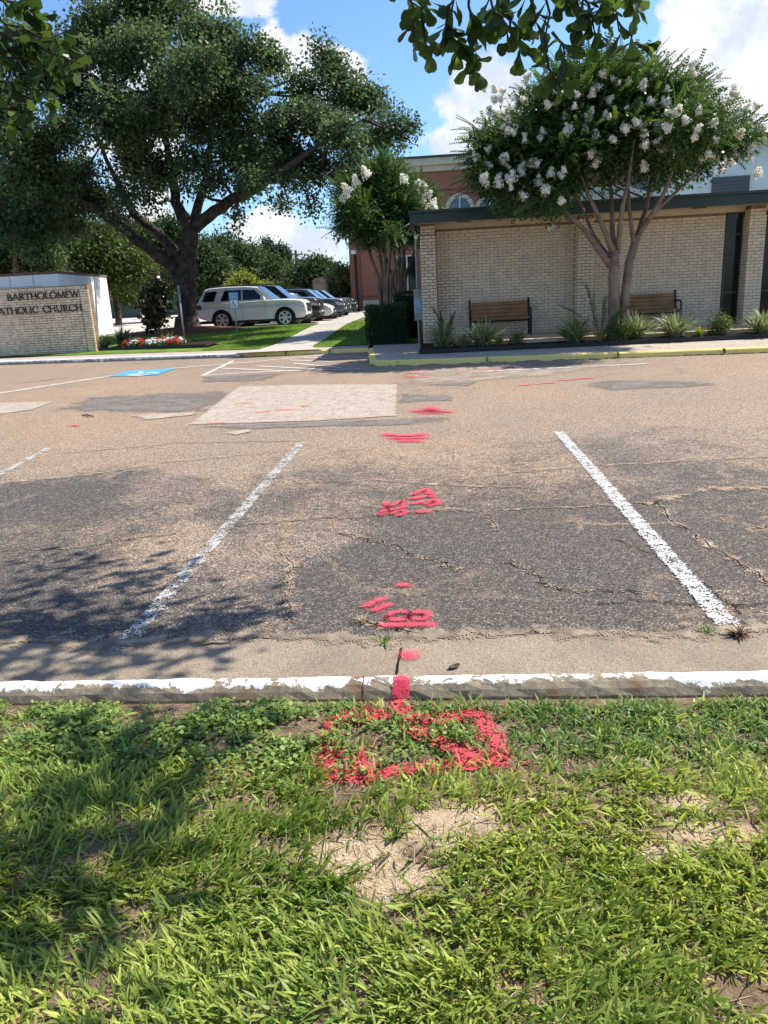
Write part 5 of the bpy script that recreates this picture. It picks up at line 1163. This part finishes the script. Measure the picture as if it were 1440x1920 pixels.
CLM = [cluster_mesh(50+i, .21+.03*i, .12+.012*i) for i in range(4)]
def myrtle(name, label, base, trunks, blobs, nspray, flowers, seed, lmat, ntuft, ls=.075):
    T_ = wempty(name, base, label, 'tree', 'white crape myrtles'); r = random.Random(seed); q = np.random.default_rng(seed); mb = MB()
    for P, R in trunks:
        Q = []; RR = []
        for i in range(len(P)-1):
            for k in range(3): f = k/3; Q.append(P[i].lerp(P[i+1], f)+Vector((r.uniform(-1,1), r.uniform(-1,1), 0))*R[i]*.15); RR.append(R[i]*(1-f)+R[i+1]*f)
        Q.append(P[-1]); RR.append(R[-1]); mb.tube(Q, RR, 9)
    tips = [P[-1] for P, R in trunks]
    for b_ in blobs:
        c = Vector(b_[:3]); a = min(tips, key=lambda t_: (t_-c).length); mb.tube(wob(a, c, 4, .1, r), [.028, .022, .016, .012, .006], 5)
    mb.build('trunk', m_smooth, T_, smooth=True)
    me, _ = crown_mesh('inner_leaves', blobs, ntuft, 12, .12, ls, lmat, seed, up=0, shell=.45, lv=(0, .8))
    # leafy shoots from the surface outward
    B = np.array(blobs); bi = q.choice(len(B), nspray, p=B[:, 3]**2/np.sum(B[:, 3]**2)); d = q.normal(size=(nspray, 3)); d[:, 2] = np.abs(d[:, 2])*.9-.15; d /= np.linalg.norm(d, axis=1, keepdims=True)
    P = B[bi, :3]+d*B[bi, 3:6]*q.uniform(.55, 1.0, nspray)[:, None]; cen = B[:, :3].mean(0); D = (P-cen); D /= np.linalg.norm(D, axis=1, keepdims=True); D = D+d*.6+q.normal(0, .35, (nspray, 3))
    V, Fv, A = scatter(SPV, SPF, P, frames(D, np.tile(np.array([0,0,1.0]), (nspray,1))+q.normal(0,.35,(nspray,3))), q.uniform(.55, 1.15, nspray), np.clip(q.normal(.5,.22,nspray),0,1))
    cr = add('crown', npmesh('crown', V, Fv, lmat, A), T_); add('inner_leaves', me, cr)
    for p, s_ in flowers:
        o = _add0('flower_cluster', CLM[r.randrange(4)], T_, p); o.matrix_parent_inverse = Matrix.Translation(-Vector(base)); o.rotation_euler = (r.uniform(-.9,.9), r.uniform(-.9,.9), r.uniform(0,6.28)); o.scale = (s_, s_, s_)
    return T_
MY = 18.25
def mp(px, py, dy=0): return atY(px, py, MY+dy)
mb0 = mp(1158, 640); base = Vector((mb0.x, MY, .2))
TR = [([mp(1148,648),mp(1150,560),mp(1152,500),mp(1150,470)], [.15,.125,.12,.11]), ([mp(1168,648,.1),mp(1172,560,.1),mp(1180,490,.1),mp(1196,440,.2)], [.13,.105,.095,.085]),
      ([mp(1145,498),mp(1120,465,-.2),mp(1095,430,-.4),mp(1062,400,-.5),mp(1035,365,-.8)], [.085,.07,.055,.04,.02]), ([mp(1150,475),mp(1128,420,-.3),mp(1105,370,-.5),mp(1085,320,-.6)], [.075,.055,.045,.02]),
      ([mp(1150,472),mp(1148,410,.3),mp(1145,350,.5),mp(1120,280,.6)], [.07,.05,.04,.02]), ([mp(1158,475,.1),mp(1165,400,-.4),mp(1178,340,-.6),mp(1190,260,-.8)], [.06,.05,.04,.02]), ([mp(1188,455,.1),mp(1180,390,.2),mp(1176,330,.3),mp(1165,250,.3)], [.05,.042,.035,.015]),
      ([mp(1196,440,.2),mp(1225,400,-.2),mp(1248,355,-.4),mp(1265,310,-.5)], [.07,.055,.045,.02]), ([mp(1194,445,.2),mp(1212,390,.6),mp(1220,340,.8),mp(1240,280,1)], [.06,.05,.04,.02]), ([mp(1140,480),mp(1112,440,.4),mp(1090,385,.9),mp(1060,320,1.1)], [.05,.042,.035,.015]), ([mp(1205,425,.1),mp(1240,385,.1),mp(1290,340,.2),mp(1340,300,.2)], [.05,.04,.03,.012])]
q = np.random.default_rng(14); bp = [(930,330,34),(960,280,52),(1000,330,58),(1020,240,62),(1060,300,66),(1090,200,62),(1110,260,70),(1160,190,62),(1180,270,72),(1230,200,58),(1250,280,66),(1300,250,54),(1320,285,36),(1360,258,34),(1390,265,26),(1050,350,30),(960,360,38),(910,270,26),(1290,190,36),(1060,180,38),(1130,150,34),(1200,150,32),(920,305,34),(940,345,34),(985,350,42),(1030,380,28),(905,335,20),(1005,290,50)]
MB_ = [bl(px, py, rp, MY, dy=q.uniform(-1.3, 1.3) if py < 300 else q.uniform(-1.2, .2)) for px, py, rp in bp]
FL_px = [(893,270),(905,240),(925,222),(940,215),(955,205),(985,190),(1010,185),(1040,170),(1065,165),(1095,150),(1120,165),(1130,140),(1150,150),(1175,158),(1185,120),(1205,165),(1245,130),(1250,195),(1295,125),(1345,145),(1175,205),(1200,205),(1222,195),(1260,215),(1270,212),(1256,243),(1310,200),(1340,235),(1420,200),(1415,232),(1425,250),(1385,255),(1335,298),(1375,290),(1405,285),(1430,262),(1108,212),(1105,225),(1060,222),(1062,250),(1018,252),(985,255),(985,265),(952,230),(945,240),(930,230),(1015,262),(1152,265),(1175,245),(1200,235),(1210,255),(1208,275),(1228,270),(1118,300),(1115,312),(1208,320),(1055,333),(1010,345),(918,315),(940,300),(955,315),(975,318),(960,340),(905,335),(935,350),(958,355),(1020,360),(1030,430),(1052,380),(985,372),(1290,230),(1305,245),(1335,165),(895,300),(915,345),(1345,265),(1365,235),(1140,190),(1085,180),(1030,200),(970,240)]
fl = []
FL_px += [(q.uniform(905,1420), q.uniform(140,350)) for _ in range(60)]
FL_px = [f_ for f_ in FL_px if not (1075 < f_[0] < 1300 and f_[1] > 335)]
for px, py in FL_px:
    yf = MY+.3
    for (bx2, by2, br), B2 in zip(bp, MB_):
        d2 = math.hypot(px-bx2, py-by2)/br
        if d2 < 1: yf = min(yf, B2[1]-B2[3]*math.sqrt(1-d2*d2)*.95)
    fl.append((atY(px, py, yf-.22), q.uniform(.45, .85)))
for _ in range(30): a = q.uniform(0, 6.28); fl.append((Vector((MB_[8][0]+2.6*math.cos(a), MY+1.2+1.2*abs(math.sin(a)), q.uniform(3.5, 5.6))), q.uniform(.8, 1.2)))
myrtle('crape_myrtle', 'large crape myrtle full of white blossom in front of the cream brick office', base, TR, MB_, 2800, fl, 15, m_myrl, 5600, .10)
def small_myrtle(px, pyb, Y, pb, flp, label, seed, ns=700, nt=3200):
    b0 = atY(px, pyb, Y); zb_ = zg(min(Y, 33)); base = Vector((b0.x, Y, zb_)); q = np.random.default_rng(seed); TR = []
    for k in (0, 2, 3, 4, 6):
        tx = px+(k-3)*18+q.uniform(-6, 6); TR.append(([Vector((b0.x+(k-3)*.03, Y, zb_)), atY(px+(k-3)*4, pyb-55, Y+q.uniform(-.2,.2)), atY(px+(k-3)*10, pyb-105, Y+q.uniform(-.4,.4)), atY(tx, pyb-160, Y+q.uniform(-.8,.8))], [.07,.06,.045,.02]))
    Bs = [bl(a, b2, c, Y, dy=q.uniform(-1, 1)) for a, b2, c in pb]; f_ = [(atY(a, b2, Y-1.2+q.uniform(-.2,.2)), q.uniform(1.0, 1.4)) for a, b2 in flp]
    myrtle('crape_myrtle', label, base, TR, Bs, ns, f_, seed, m_myrl, nt, .10)
small_myrtle(722, 578, 26.5, [(690,360,42),(720,330,34),(740,380,46),(700,420,46),(660,400,34),(750,425,34),(690,440,24),(650,365,24),(640,430,16),(735,445,22),(765,400,24)], [(650,370),(640,375),(668,345),(655,360),(690,330),(760,340)], 'dark multi-stemmed crape myrtle left of the office corner', 61)
small_myrtle(748, 575, 28.5, [(790,375,30),(770,410,36),(800,395,22),(775,435,22),(760,360,22)], [(781,352),(798,352),(770,375),(782,368),(800,370),(790,385),(812,382),(760,385),(815,395),(775,390),(800,392)], 'paler crape myrtle with upright white blossom tight against the office corner', 62, 450, 1500)
# --- clipped hedges
m_box = leafmat('boxwood', (.014,.034,.010), (.065,.12,.028), .15, .5)
def hedge(x0, x1, y0, y1, z0, z1, label, seed, n=9000):
    r = np.random.default_rng(seed); A_ = np.array([(x1-x0)*(z1-z0), (x1-x0)*(z1-z0), (y1-y0)*(z1-z0), (y1-y0)*(z1-z0), (x1-x0)*(y1-y0)]); f = r.choice(5, n, p=A_/A_.sum()); u, w = r.random(n), r.random(n); P = np.zeros((n, 3)); N = np.zeros((n, 3))
    for k, (px_, nn) in enumerate(((lambda u, w: (x0+u*(x1-x0), 0*u+y0, z0+w*(z1-z0)), (0,-1,0)), (lambda u, w: (x0+u*(x1-x0), 0*u+y1, z0+w*(z1-z0)), (0,1,0)), (lambda u, w: (0*u+x0, y0+u*(y1-y0), z0+w*(z1-z0)), (-1,0,0)), (lambda u, w: (0*u+x1, y0+u*(y1-y0), z0+w*(z1-z0)), (1,0,0)), (lambda u, w: (x0+u*(x1-x0), y0+w*(y1-y0), 0*u+z1), (0,0,1)))):
        mk = f == k; P[mk] = np.stack(px_(u[mk], w[mk]), -1); N[mk] = nn
    c = np.array([(x0+x1)/2, (y0+y1)/2, (z0+z1)/2]); P = c+(P-c)*(1-.05*np.abs(r.normal(size=(n,1)))); P += r.normal(0, .018, P.shape)+.03*np.sin(P[:, [1,2,0]]*5)
    V, Fv, A = scatter(LEAF4*np.array([1.3,1,1]), LF4, P, frames(N*.8+r.normal(0,.7,(n,3))+np.array([0,0,.3])), r.uniform(.03,.055,n), np.clip(r.normal(.42,.25,n),0,1))
    H_ = wempty('clipped_hedge', ((x0+x1)/2, y0, z0), label, 'hedge', 'clipped hedges by the office corner'); add('foliage', npmesh('foliage', V, Fv, m_box, A), H_)
    MB().box(x0+.07, x1-.07, y0+.07, y1-.07, z0-.1, z1-.07).build('woody_core', plain('hedge_core', (.010,.014,.007), .95), H_)
    return H_
a, b_ = atY(686, 600, 21.9), atY(760, 600, 21.9); hedge(a.x, b_.x, 21.9, 23.3, .18, atY(720, 573, 21.9).z, 'low boxy clipped hedge in front, left of the office corner', 71)
a, b_ = atY(740, 600, 23.8), atY(784, 600, 23.8); hedge(a.x, b_.x, 23.8, 25.0, .2, atY(760, 550, 23.8).z, 'taller clipped hedge behind the low one at the office corner', 72, 6000)
# --- strap-leaved clumps and small shrubs
m_strap = leafmat('strap_leaves', (.07,.11,.035), (.40,.44,.22), .25, .45); m_shrub = leafmat('shrub_leaves', (.035,.075,.018), (.17,.25,.06), .25, .5); m_lime = leafmat('lime_leaves', (.12,.17,.03), (.40,.44,.10), .3, .5)
def clump(px, pyb, Y, rpx, label, n=150, mat=m_strap, seed=0, up=(35, 85), wd=.022, name='strap_leaf_clump', cat='plant', grp='plants in the office bed', z=None):
    b0 = atY(px, pyb, Y); n = int(n*1.7); z = .2 if z is None else z; R = 1.22*rpx*Y/1500; q = np.random.default_rng(seed)
    P = np.zeros((n, 3)); P[:, :2] = q.normal(0, R*.12, (n, 2)); az = q.uniform(0, 6.28, n); V, Fv = blades(P, az, np.radians(q.uniform(*up, n)), np.radians(q.uniform(4, 30, n)), R*q.uniform(.75, 1.45, n), np.full(n, wd))
    return tag(add(name, npmesh(name, V, Fv, mat, np.repeat(np.clip(q.normal(.5,.28,n),0,1), 7)), loc=(b0.x, Y, z)), label, cat, grp)
clump(828, 640, 18.3, 36, 'full strap-leaved clump in the bed against the left brick pier', 170, seed=1); clump(868, 648, 18.15, 20, 'small strap-leaved clump second from the left pier', 70, seed=2); clump(906, 640, 18.25, 36, 'silvery strap-leaved clump below the left bench', 150, seed=3)
clump(1075, 630, 18.2, 36, 'broad strap-leaved clump left of the crape myrtle trunk', 170, seed=4); clump(1192, 620, 18.3, 34, 'strap-leaved clump right of the crape myrtle trunk', 160, seed=5); clump(1265, 625, 18.2, 34, 'strap-leaved clump below the right end of the right bench', 160, seed=6)
clump(1428, 615, 18.2, 34, 'strap-leaved clump at the right edge beside the pier', 150, seed=7); clump(1126, 640, 18.1, 15, 'little lime green tuft at the foot of the crape myrtle', 40, m_lime, seed=8, up=(60, 88)); clump(1312, 632, 18.1, 14, 'little lime green tuft between the right clump and the round shrub', 36, m_lime, seed=9, up=(55, 88))
clump(935, 645, 18.1, 14, 'little green tuft beside the silvery clump', 36, m_shrub, seed=10, up=(50, 85))
def shrub(px, pyc, Y, rpx, label, seed, nt=240, mat=m_shrub, nl=10, ls=.045, grp='plants in the office bed', name='leafy_shrub', zb_=.2):
    c = atY(px, pyc, Y); R = rpx*Y/1500; T_ = wempty(name, (c.x, Y, zb_), label, 'shrub', grp); B = [(c.x+random.uniform(-.4,.4)*R, Y+random.uniform(-.3,.3)*R, c.z+random.uniform(-.4,.3)*R, R*.6, R*.6, R*.55) for _ in range(6)]
    me, _ = crown_mesh('foliage', B, nt, nl, .05, ls, mat, seed, up=.3); add('foliage', me, T_); mb = MB(); r = random.Random(seed)
    for b_ in B: mb.tube(wob(Vector((c.x, Y, zb_-.05)), Vector(b_[:3]), 3, .04, r), [.012,.01,.008,.004], 5)
    mb.build('stem', m_smooth, T_); return T_
shrub(1350, 605, 18.3, 27, 'round yellow-green shrub before the dark glass door', 81); shrub(1160, 622, 18.05, 28, 'loose green shrub at the base of the crape myrtle trunk', 82); shrub(968, 637, 18.2, 20, 'sparse little shrub between the left bench clump and the trunk clumps', 83, 90)
def suckers(px, pyb, Y, tips, label, seed):
    b0 = atY(px, pyb, Y); T_ = wempty('myrtle_suckers', (b0.x, Y, .2), label, 'plant', 'plants in the office bed'); q = np.random.default_rng(seed); mb = MB(); Ps = []; Ds = []
    for tx, ty in tips:
        e = atY(tx, ty, Y-.1); a = Vector((b0.x, Y, .2)); mid = a.lerp(e, .5)+Vector((0, 0, .12)); P = [a, mid, e]; mb.tube(P, [.01, .008, .003], 5)
        for f in (.2, .35, .5, .65, .8): p = a.lerp(mid, f*2) if f < .5 else mid.lerp(e, f*2-1); Ps.append(p); Ds.append((e-mid).normalized())
    mb.build('stem', m_smooth, T_); V, Fv, A = scatter(SPV, SPF, np.array([list(p) for p in Ps]), frames(np.array([list(d) for d in Ds])+q.normal(0,.1,(len(Ds),3)), q.normal(0,.5,(len(Ds),3))+np.array([0,-.6,1.0])), np.full(len(Ps), .58), np.clip(q.normal(.5,.2,len(Ps)),0,1))
    add('foliage', npmesh('foliage', V, Fv, m_myrl, A), T_)
suckers(1125, 625, 18.1, [(1095,528),(1058,572),(1110,560),(1165,578),(1135,565),(1150,590),(1185,570)], 'leafy green suckers sprouting left of the crape myrtle trunk', 84); suckers(835, 630, 18.3, [(820,588),(828,600),(845,605)], 'thin green shoots rising from the clump at the left pier', 85)
# --- planting by the sign: clumps, young magnolia, bedding flowers
bedL = [(-10.9,24.75,.19),(-7.15,24.05,.19),(-7.0,25.2,.24),(-8.2,26.4,.26),(-10.9,27.5,.26)]
struct(sheet('planting_bed', bedL, m_mulch)); mb = MB(); mb.beam((-10.9,24.72,.20),(-7.2,24.02,.20),.03,.10); mb.build('bed_edging', plain('black_edging', (.02,.02,.02), .6))['kind'] = 'structure'
G2 = 'plants beside the church sign'
clump(195, 648, 25.0, 22, 'strap-leaved clump against the end of the sign wall', 90, leafmat('dark_strap', (.03,.06,.03), (.20,.24,.14), .2, .5), 11, grp=G2); clump(232, 640, 25.8, 28, 'spiky strap-leaved clump behind the flower bed', 90, MC['dark_strap'], 12, (45, 88), .04, grp=G2); clump(315, 640, 25.6, 18, 'pale spiky clump behind the flowers near the leaning post', 50, m_strap, 13, (45, 85), grp=G2)
mgx = atY(287, 600, 25.9); MG = wempty('young_magnolia', (mgx.x, 25.9, .22), 'young dark magnolia with bronze leaves rising from the flower bed', 'tree')
q = np.random.default_rng(77); B = [bl(px, py, rp, 25.9, dy=q.uniform(-.2,.2)) for px, py, rp in ((292,545,18),(288,565,22),(284,585,20),(296,590,18),(288,605,16),(282,615,10),(300,560,16),(278,558,12),(295,525,10))]
mb = MB(); mb.tube([(mgx.x,25.9,.1),(mgx.x+.02,25.9,1.0),(mgx.x,25.9,2.0)], [.035,.028,.012], 6); mb.build('trunk', m_smooth, MG)
me, _ = crown_mesh('crown', B, 260, 7, .10, .17, leafmat('magnolia_leaves', (.012,.022,.010), (.085,.075,.035), .08, .25), 78, up=.4, T=(LEAFO*np.array([1.1,1,1]), LFO)); add('crown', me, MG)
def bedding(seed, col):
    q = np.random.default_rng(seed); n = 70; d = q.normal(size=(n,3)); d[:,2] = np.abs(d[:,2]); d /= np.linalg.norm(d,axis=1,keepdims=True); P = d*np.array([.15,.15,.20])*q.uniform(.4,1,(n,1))
    V, Fv, A = scatter(LEAFO, LFO, P, frames(d+q.normal(0,.5,(n,3))), q.uniform(.05,.08,n), q.random(n)); leaf = npmesh('foliage', V, Fv, m_shrub, A)
    n = 26; d = q.normal(size=(n,3)); d[:,2] = np.abs(d[:,2])+.5; d[:,1] -= .3; d /= np.linalg.norm(d,axis=1,keepdims=True); P = d*np.array([.17,.17,.23]); PV = []; PF = []
    for k in range(5):
        a = 2*math.pi*k/5; c, s_ = math.cos(a), math.sin(a); b0 = len(PV); PV += [(0,0,0),(.6*c-.35*s_,0,.6*s_+.35*c),(1.0*c,0.05,1.0*s_),(.6*c+.35*s_,0,.6*s_-.35*c)]; PF.append([b0,b0+1,b0+2,b0+3])
    PV = np.array(PV)[:, [0,2,1]]; R = frames(d+q.normal(0,.2,(n,3))); R = R[:, :, [0,2,1]]
    V, Fv, A = scatter(PV, PF, P, R, q.uniform(.030,.045,n), q.random(n)); return leaf, npmesh('blossom', V, Fv, col, A)
RED = [bedding(90+i, leafmat('red_petals', (.55,.03,.03), (.75,.09,.06), .2, .6)) for i in range(2)]; WHT = [bedding(95+i, leafmat('white_petals', (.75,.74,.70), (.88,.88,.85), .2, .6)) for i in range(2)]
for i in range(34):
    f = (i+.5)/34; px = 232+106*f+random.uniform(-3,3); row = i % 2; Yb = 24.95-.55*f+row*.28; c = atY(px, 640, Yb); isr = (px < 243) or (258 < px < 272) or (292 < px < 303 and row) or (px > 316 and random.random() < .7) or (304 < px < 312 and row)
    lf, bl_ = (RED if isr else WHT)[i % 2]; o = empty('bedding_plant', (c.x, Yb, .20+.05*row), random.uniform(0,6), ('red' if isr else 'white')+'-flowered bedding plant in the bed beside the sign', 'flowers', ('red' if isr else 'white')+' bedding flowers')
    _add0('foliage', lf, o); _add0('blossom', bl_, o)
# short turf blades on the far lawns
n2 = 42000; x = np.concatenate([rng.uniform(-11, -5.0, n2), rng.uniform(-3.6, -1.9, n2//4)]); y = np.concatenate([rng.uniform(22.4, 33.4, n2), rng.uniform(22.1, 34, n2//4)])
ok = (x > -3.7) | (y > 22.42+(-5-x)*.2); ok &= ~((x < -7.0) & (y < 27.2-(x+10.9)*.35) ); ok &= np.hypot((x-ob.x)/2.4, (y-OY)/1.9) > 1; x, y = x[ok], y[ok]; n2 = len(x)
zz = np.array([zg(v) for v in y]); V, Fv = blades(np.stack([x, y, zz-.005], -1), rng.uniform(0,6.28,n2), np.radians(rng.uniform(40,85,n2)), np.radians(rng.uniform(0,25,n2)), rng.uniform(.03,.07,n2), np.full(n2,.012))
tag(add('turf', npmesh('turf', V, Fv, leafmat('turf_blades', (.06,.13,.02), (.24,.36,.07), .3, .6), np.repeat(np.clip(rng.normal(.5,.25,n2),0,1),7))), 'short mown turf on the lawns beside the walk', 'grass', kind='stuff')
# --- near water oak whose boughs hang into the top of the picture
def bigleaf(seed):
    r = random.Random(seed); cu_ = r.uniform(-.08,.34); fo_ = r.uniform(.1,.9); O = [(0,0),(.05,.18),(.10,.38),(.22,.60),(.30,.76),(.27,.92),(.12,1.0),(0,.985),(-.12,1.0),(-.28,.90),(-.29,.75),(-.20,.58),(-.09,.36),(-.05,.18)]
    V = [(x*r.uniform(.85,1.15), y, -cu_*y*y+fo_*x*x+r.uniform(-.012,.012)) for x, y in O]+[(0, .5, -.02), (0, .8, -.06)]; n = len(O); F = [(i, (i+1) % n, 14) for i in list(range(0, 4))+list(range(10, 14))]+[(4,5,15),(5,6,15),(6,7,15),(7,8,15),(8,9,15),(9,10,15),(4,15,14),(15,10,14)]
    return npmesh('leaf', V, F, m_big, [r.uniform(.05,1)]*len(V), smooth=True)
m_big = leafmat('water_oak_leaves', (.018,.042,.012), (.105,.165,.040), .42, .35)
BLM = [bigleaf(i) for i in range(14)]
NT = wempty('near_oak_tree', (2.6, -2.2, 0), 'overhanging water oak with rounded leaves dangling at the top of the picture', 'tree')
mb = MB(); r_ = random.Random(17)
root = Vector((2.6, -2.2, 0)); fork = Vector((2.4, -1.8, 3.2))
mb.tube([root-Vector((0,0,.1)), root+Vector((0,0,.3)), root+Vector((-.05,.1,1.6)), fork], [.42, .30, .26, .24], 12)
boughs = [[fork, Vector((2.0,.6,4.6)), Vector((1.6,2.6,4.9)), Vector((1.1,4.2,4.3)), Vector((.8,4.9,3.7))], [fork, Vector((.6,0,4.4)), Vector((-1.2,2.0,4.8)), Vector((-2.3,3.9,3.9)), Vector((-2.9,4.7,3.4))], [fork, Vector((4.2,-.9,5.0)), Vector((6.0,-.2,5.4)), Vector((7.4,.6,5.2))], [fork, Vector((1.2,1.2,5.6)), Vector((.6,3.8,5.9)), Vector((.4,6.2,5.4))]]
for P in boughs:
    Q = []; 
    for a, b_ in zip(P, P[1:]): Q += wob(a, b_, 3, .08, r_)[:-1]
    Q.append(P[-1]); mb.tube(Q, list(np.linspace(.15, .018, len(Q))), 8)
nleaf = [0]
def leafy_twig(a, e, n, s, par, cap=300):
    """twig from a to e carrying whorls of leaves"""
    P = wob(a, e, 4, .03, r_); mb.tube(P, [.008, .007, .006, .004, .003], 5); out = []
    for k in range(n):
        f = min(1, .25+.8*(k/n)+r_.uniform(-.05,.05)); i = min(3, int(f*4)); p = P[i].lerp(P[i+1], min(1, f*4-i)); d = Vector((r_.gauss(0,1), r_.gauss(0,1), r_.gauss(-.45,.6)))+(e-a).normalized()*.9; out.append((p, d.normalized(), s*r_.uniform(.7, 1.15)))
    return out
LV = []
def hang(px, py, Y, px2, py2, n, s, dY=0): LV.extend(leafy_twig(atY(px, py, Y), atY(px2, py2, Y+dY), n, s, NT))
for a in [(770,-30,4.4,775,70,16),(800,-40,4.3,800,85,18),(850,-30,4.2,835,60,14),(830,10,4.2,865,100,18),(880,-20,4.2,885,110,16),(885,60,4.2,893,138,9),(915,-30,4.1,950,60,16),(945,10,4.1,975,95,14),(975,-40,4.2,1005,40,14),(1025,-60,4.2,1027,120,7),(1027,110,4.2,1050,165,15),(1035,60,4.2,1058,110,9),(1080,-40,4.3,1090,40,18),(1090,-10,4.3,1115,75,16),(1140,-40,4.4,1125,30,14),(1130,0,4.4,1175,70,3),(1170,60,4.4,1200,90,14),(1160,-40,4.4,1195,15,12),(960,-40,4.3,930,15,12),(745,-40,4.5,765,10,9),(1060,-60,4.3,1060,0,12)]: hang(*a, .115)
for a in [(-30,20,4.6,60,60,12),(-40,90,4.6,70,120,14),(-20,150,4.6,80,170,14),(10,10,4.7,110,70,12),(0,60,4.5,150,120,14),(40,110,4.6,165,140,10),(-40,200,4.6,70,215,12),(-30,-20,4.6,60,20,12),(20,170,4.7,110,200,8),(-40,40,4.5,90,95,16),(-30,110,4.5,120,60,16),(-20,180,4.5,60,150,14),(0,0,4.6,90,30,14),(50,60,4.6,130,90,14),(-30,220,4.6,40,235,12),(60,20,4.7,100,100,12),(20,130,4.6,140,160,14)]: hang(*a, .10)
mb.build('trunk', m_bark, NT, smooth=True)
rest = LV[300:]
if rest:
    Pn = np.array([list(p) for p, d, s_ in rest]); Dn = np.array([list(d) for p, d, s_ in rest])
    V, Fv, A = scatter(LEAFO, LFO, Pn, frames(Dn), np.array([s_ for p, d, s_ in rest]), rng.random(len(rest))); o = add('leaves', npmesh('leaves', V, Fv, m_big, A), NT); o['kind'] = 'stuff'
for i, (p, d, s_) in enumerate(LV[:300]):
    o = _add0('leaf', BLM[(i*5) % 14], NT, p); o.matrix_parent_inverse = Matrix.Translation(-Vector(NT.location)); o.rotation_mode = 'QUATERNION'
    x_ = d.cross(Vector((r_.gauss(0,.5), r_.gauss(0,.5), 1))).normalized(); z_ = x_.cross(d); M3 = Matrix((x_, d, z_)).transposed(); o.rotation_quaternion = M3.to_quaternion(); o.scale = (s_, s_, s_)
# upper crown, above the frame: it throws the dappled shade on the left of the lot and lawn
def over(gx_, gy_, z): return (gx_-SH[0]*(z-.03), gy_-SH[1]*(z-.03), z)
cl = []
for px, py, z, rr_ in [(60,1060,4.3,.50),(180,1060,4.4,.42),(120,1130,4.2,.5),(20,1180,4.3,.5),(230,1150,4.2,.38),(330,1170,4.0,.34),(400,1160,4.0,.26),(470,1150,4.0,.18),(350,1220,3.9,.30),(280,1080,4.3,.20),(130,1220,4.1,.4),(420,1195,3.9,.22),(40,1240,4.1,.36),(260,1225,4.0,.30),(270,1050,4.3,.16),
                       (60,1340,3.8,.22),(160,1460,3.7,.30),(260,1440,3.7,.22),(60,1560,3.6,.30),(170,1590,3.6,.26),(90,1660,3.6,.28),(20,1740,3.5,.25),(200,1680,3.5,.16),(330,1490,3.6,.14),(60,1860,3.5,.18),(240,1385,3.7,.16)]:
    p = g(px, py, .03); x, y, z = over(p.x, p.y, z); cl.append((x, y, z, rr_*.8, rr_*.8, .28))
for _ in range(16): cl.append((r_.uniform(-4.5,-1.6), r_.uniform(-1,3.0), r_.uniform(4.2,5.4), .6, .6, .35))
for _ in range(14): cl.append((r_.uniform(2.0,4.5), r_.uniform(-3.5,.5), r_.uniform(4.6,6.2), .8, .8, .5))
cl = [c for c in cl]
me, _ = crown_mesh('crown', cl, 1500, 7, .11, .105, m_big, 99, up=-.2, shell=.5, T=(LEAFO, LFO)); add('crown', me, NT)
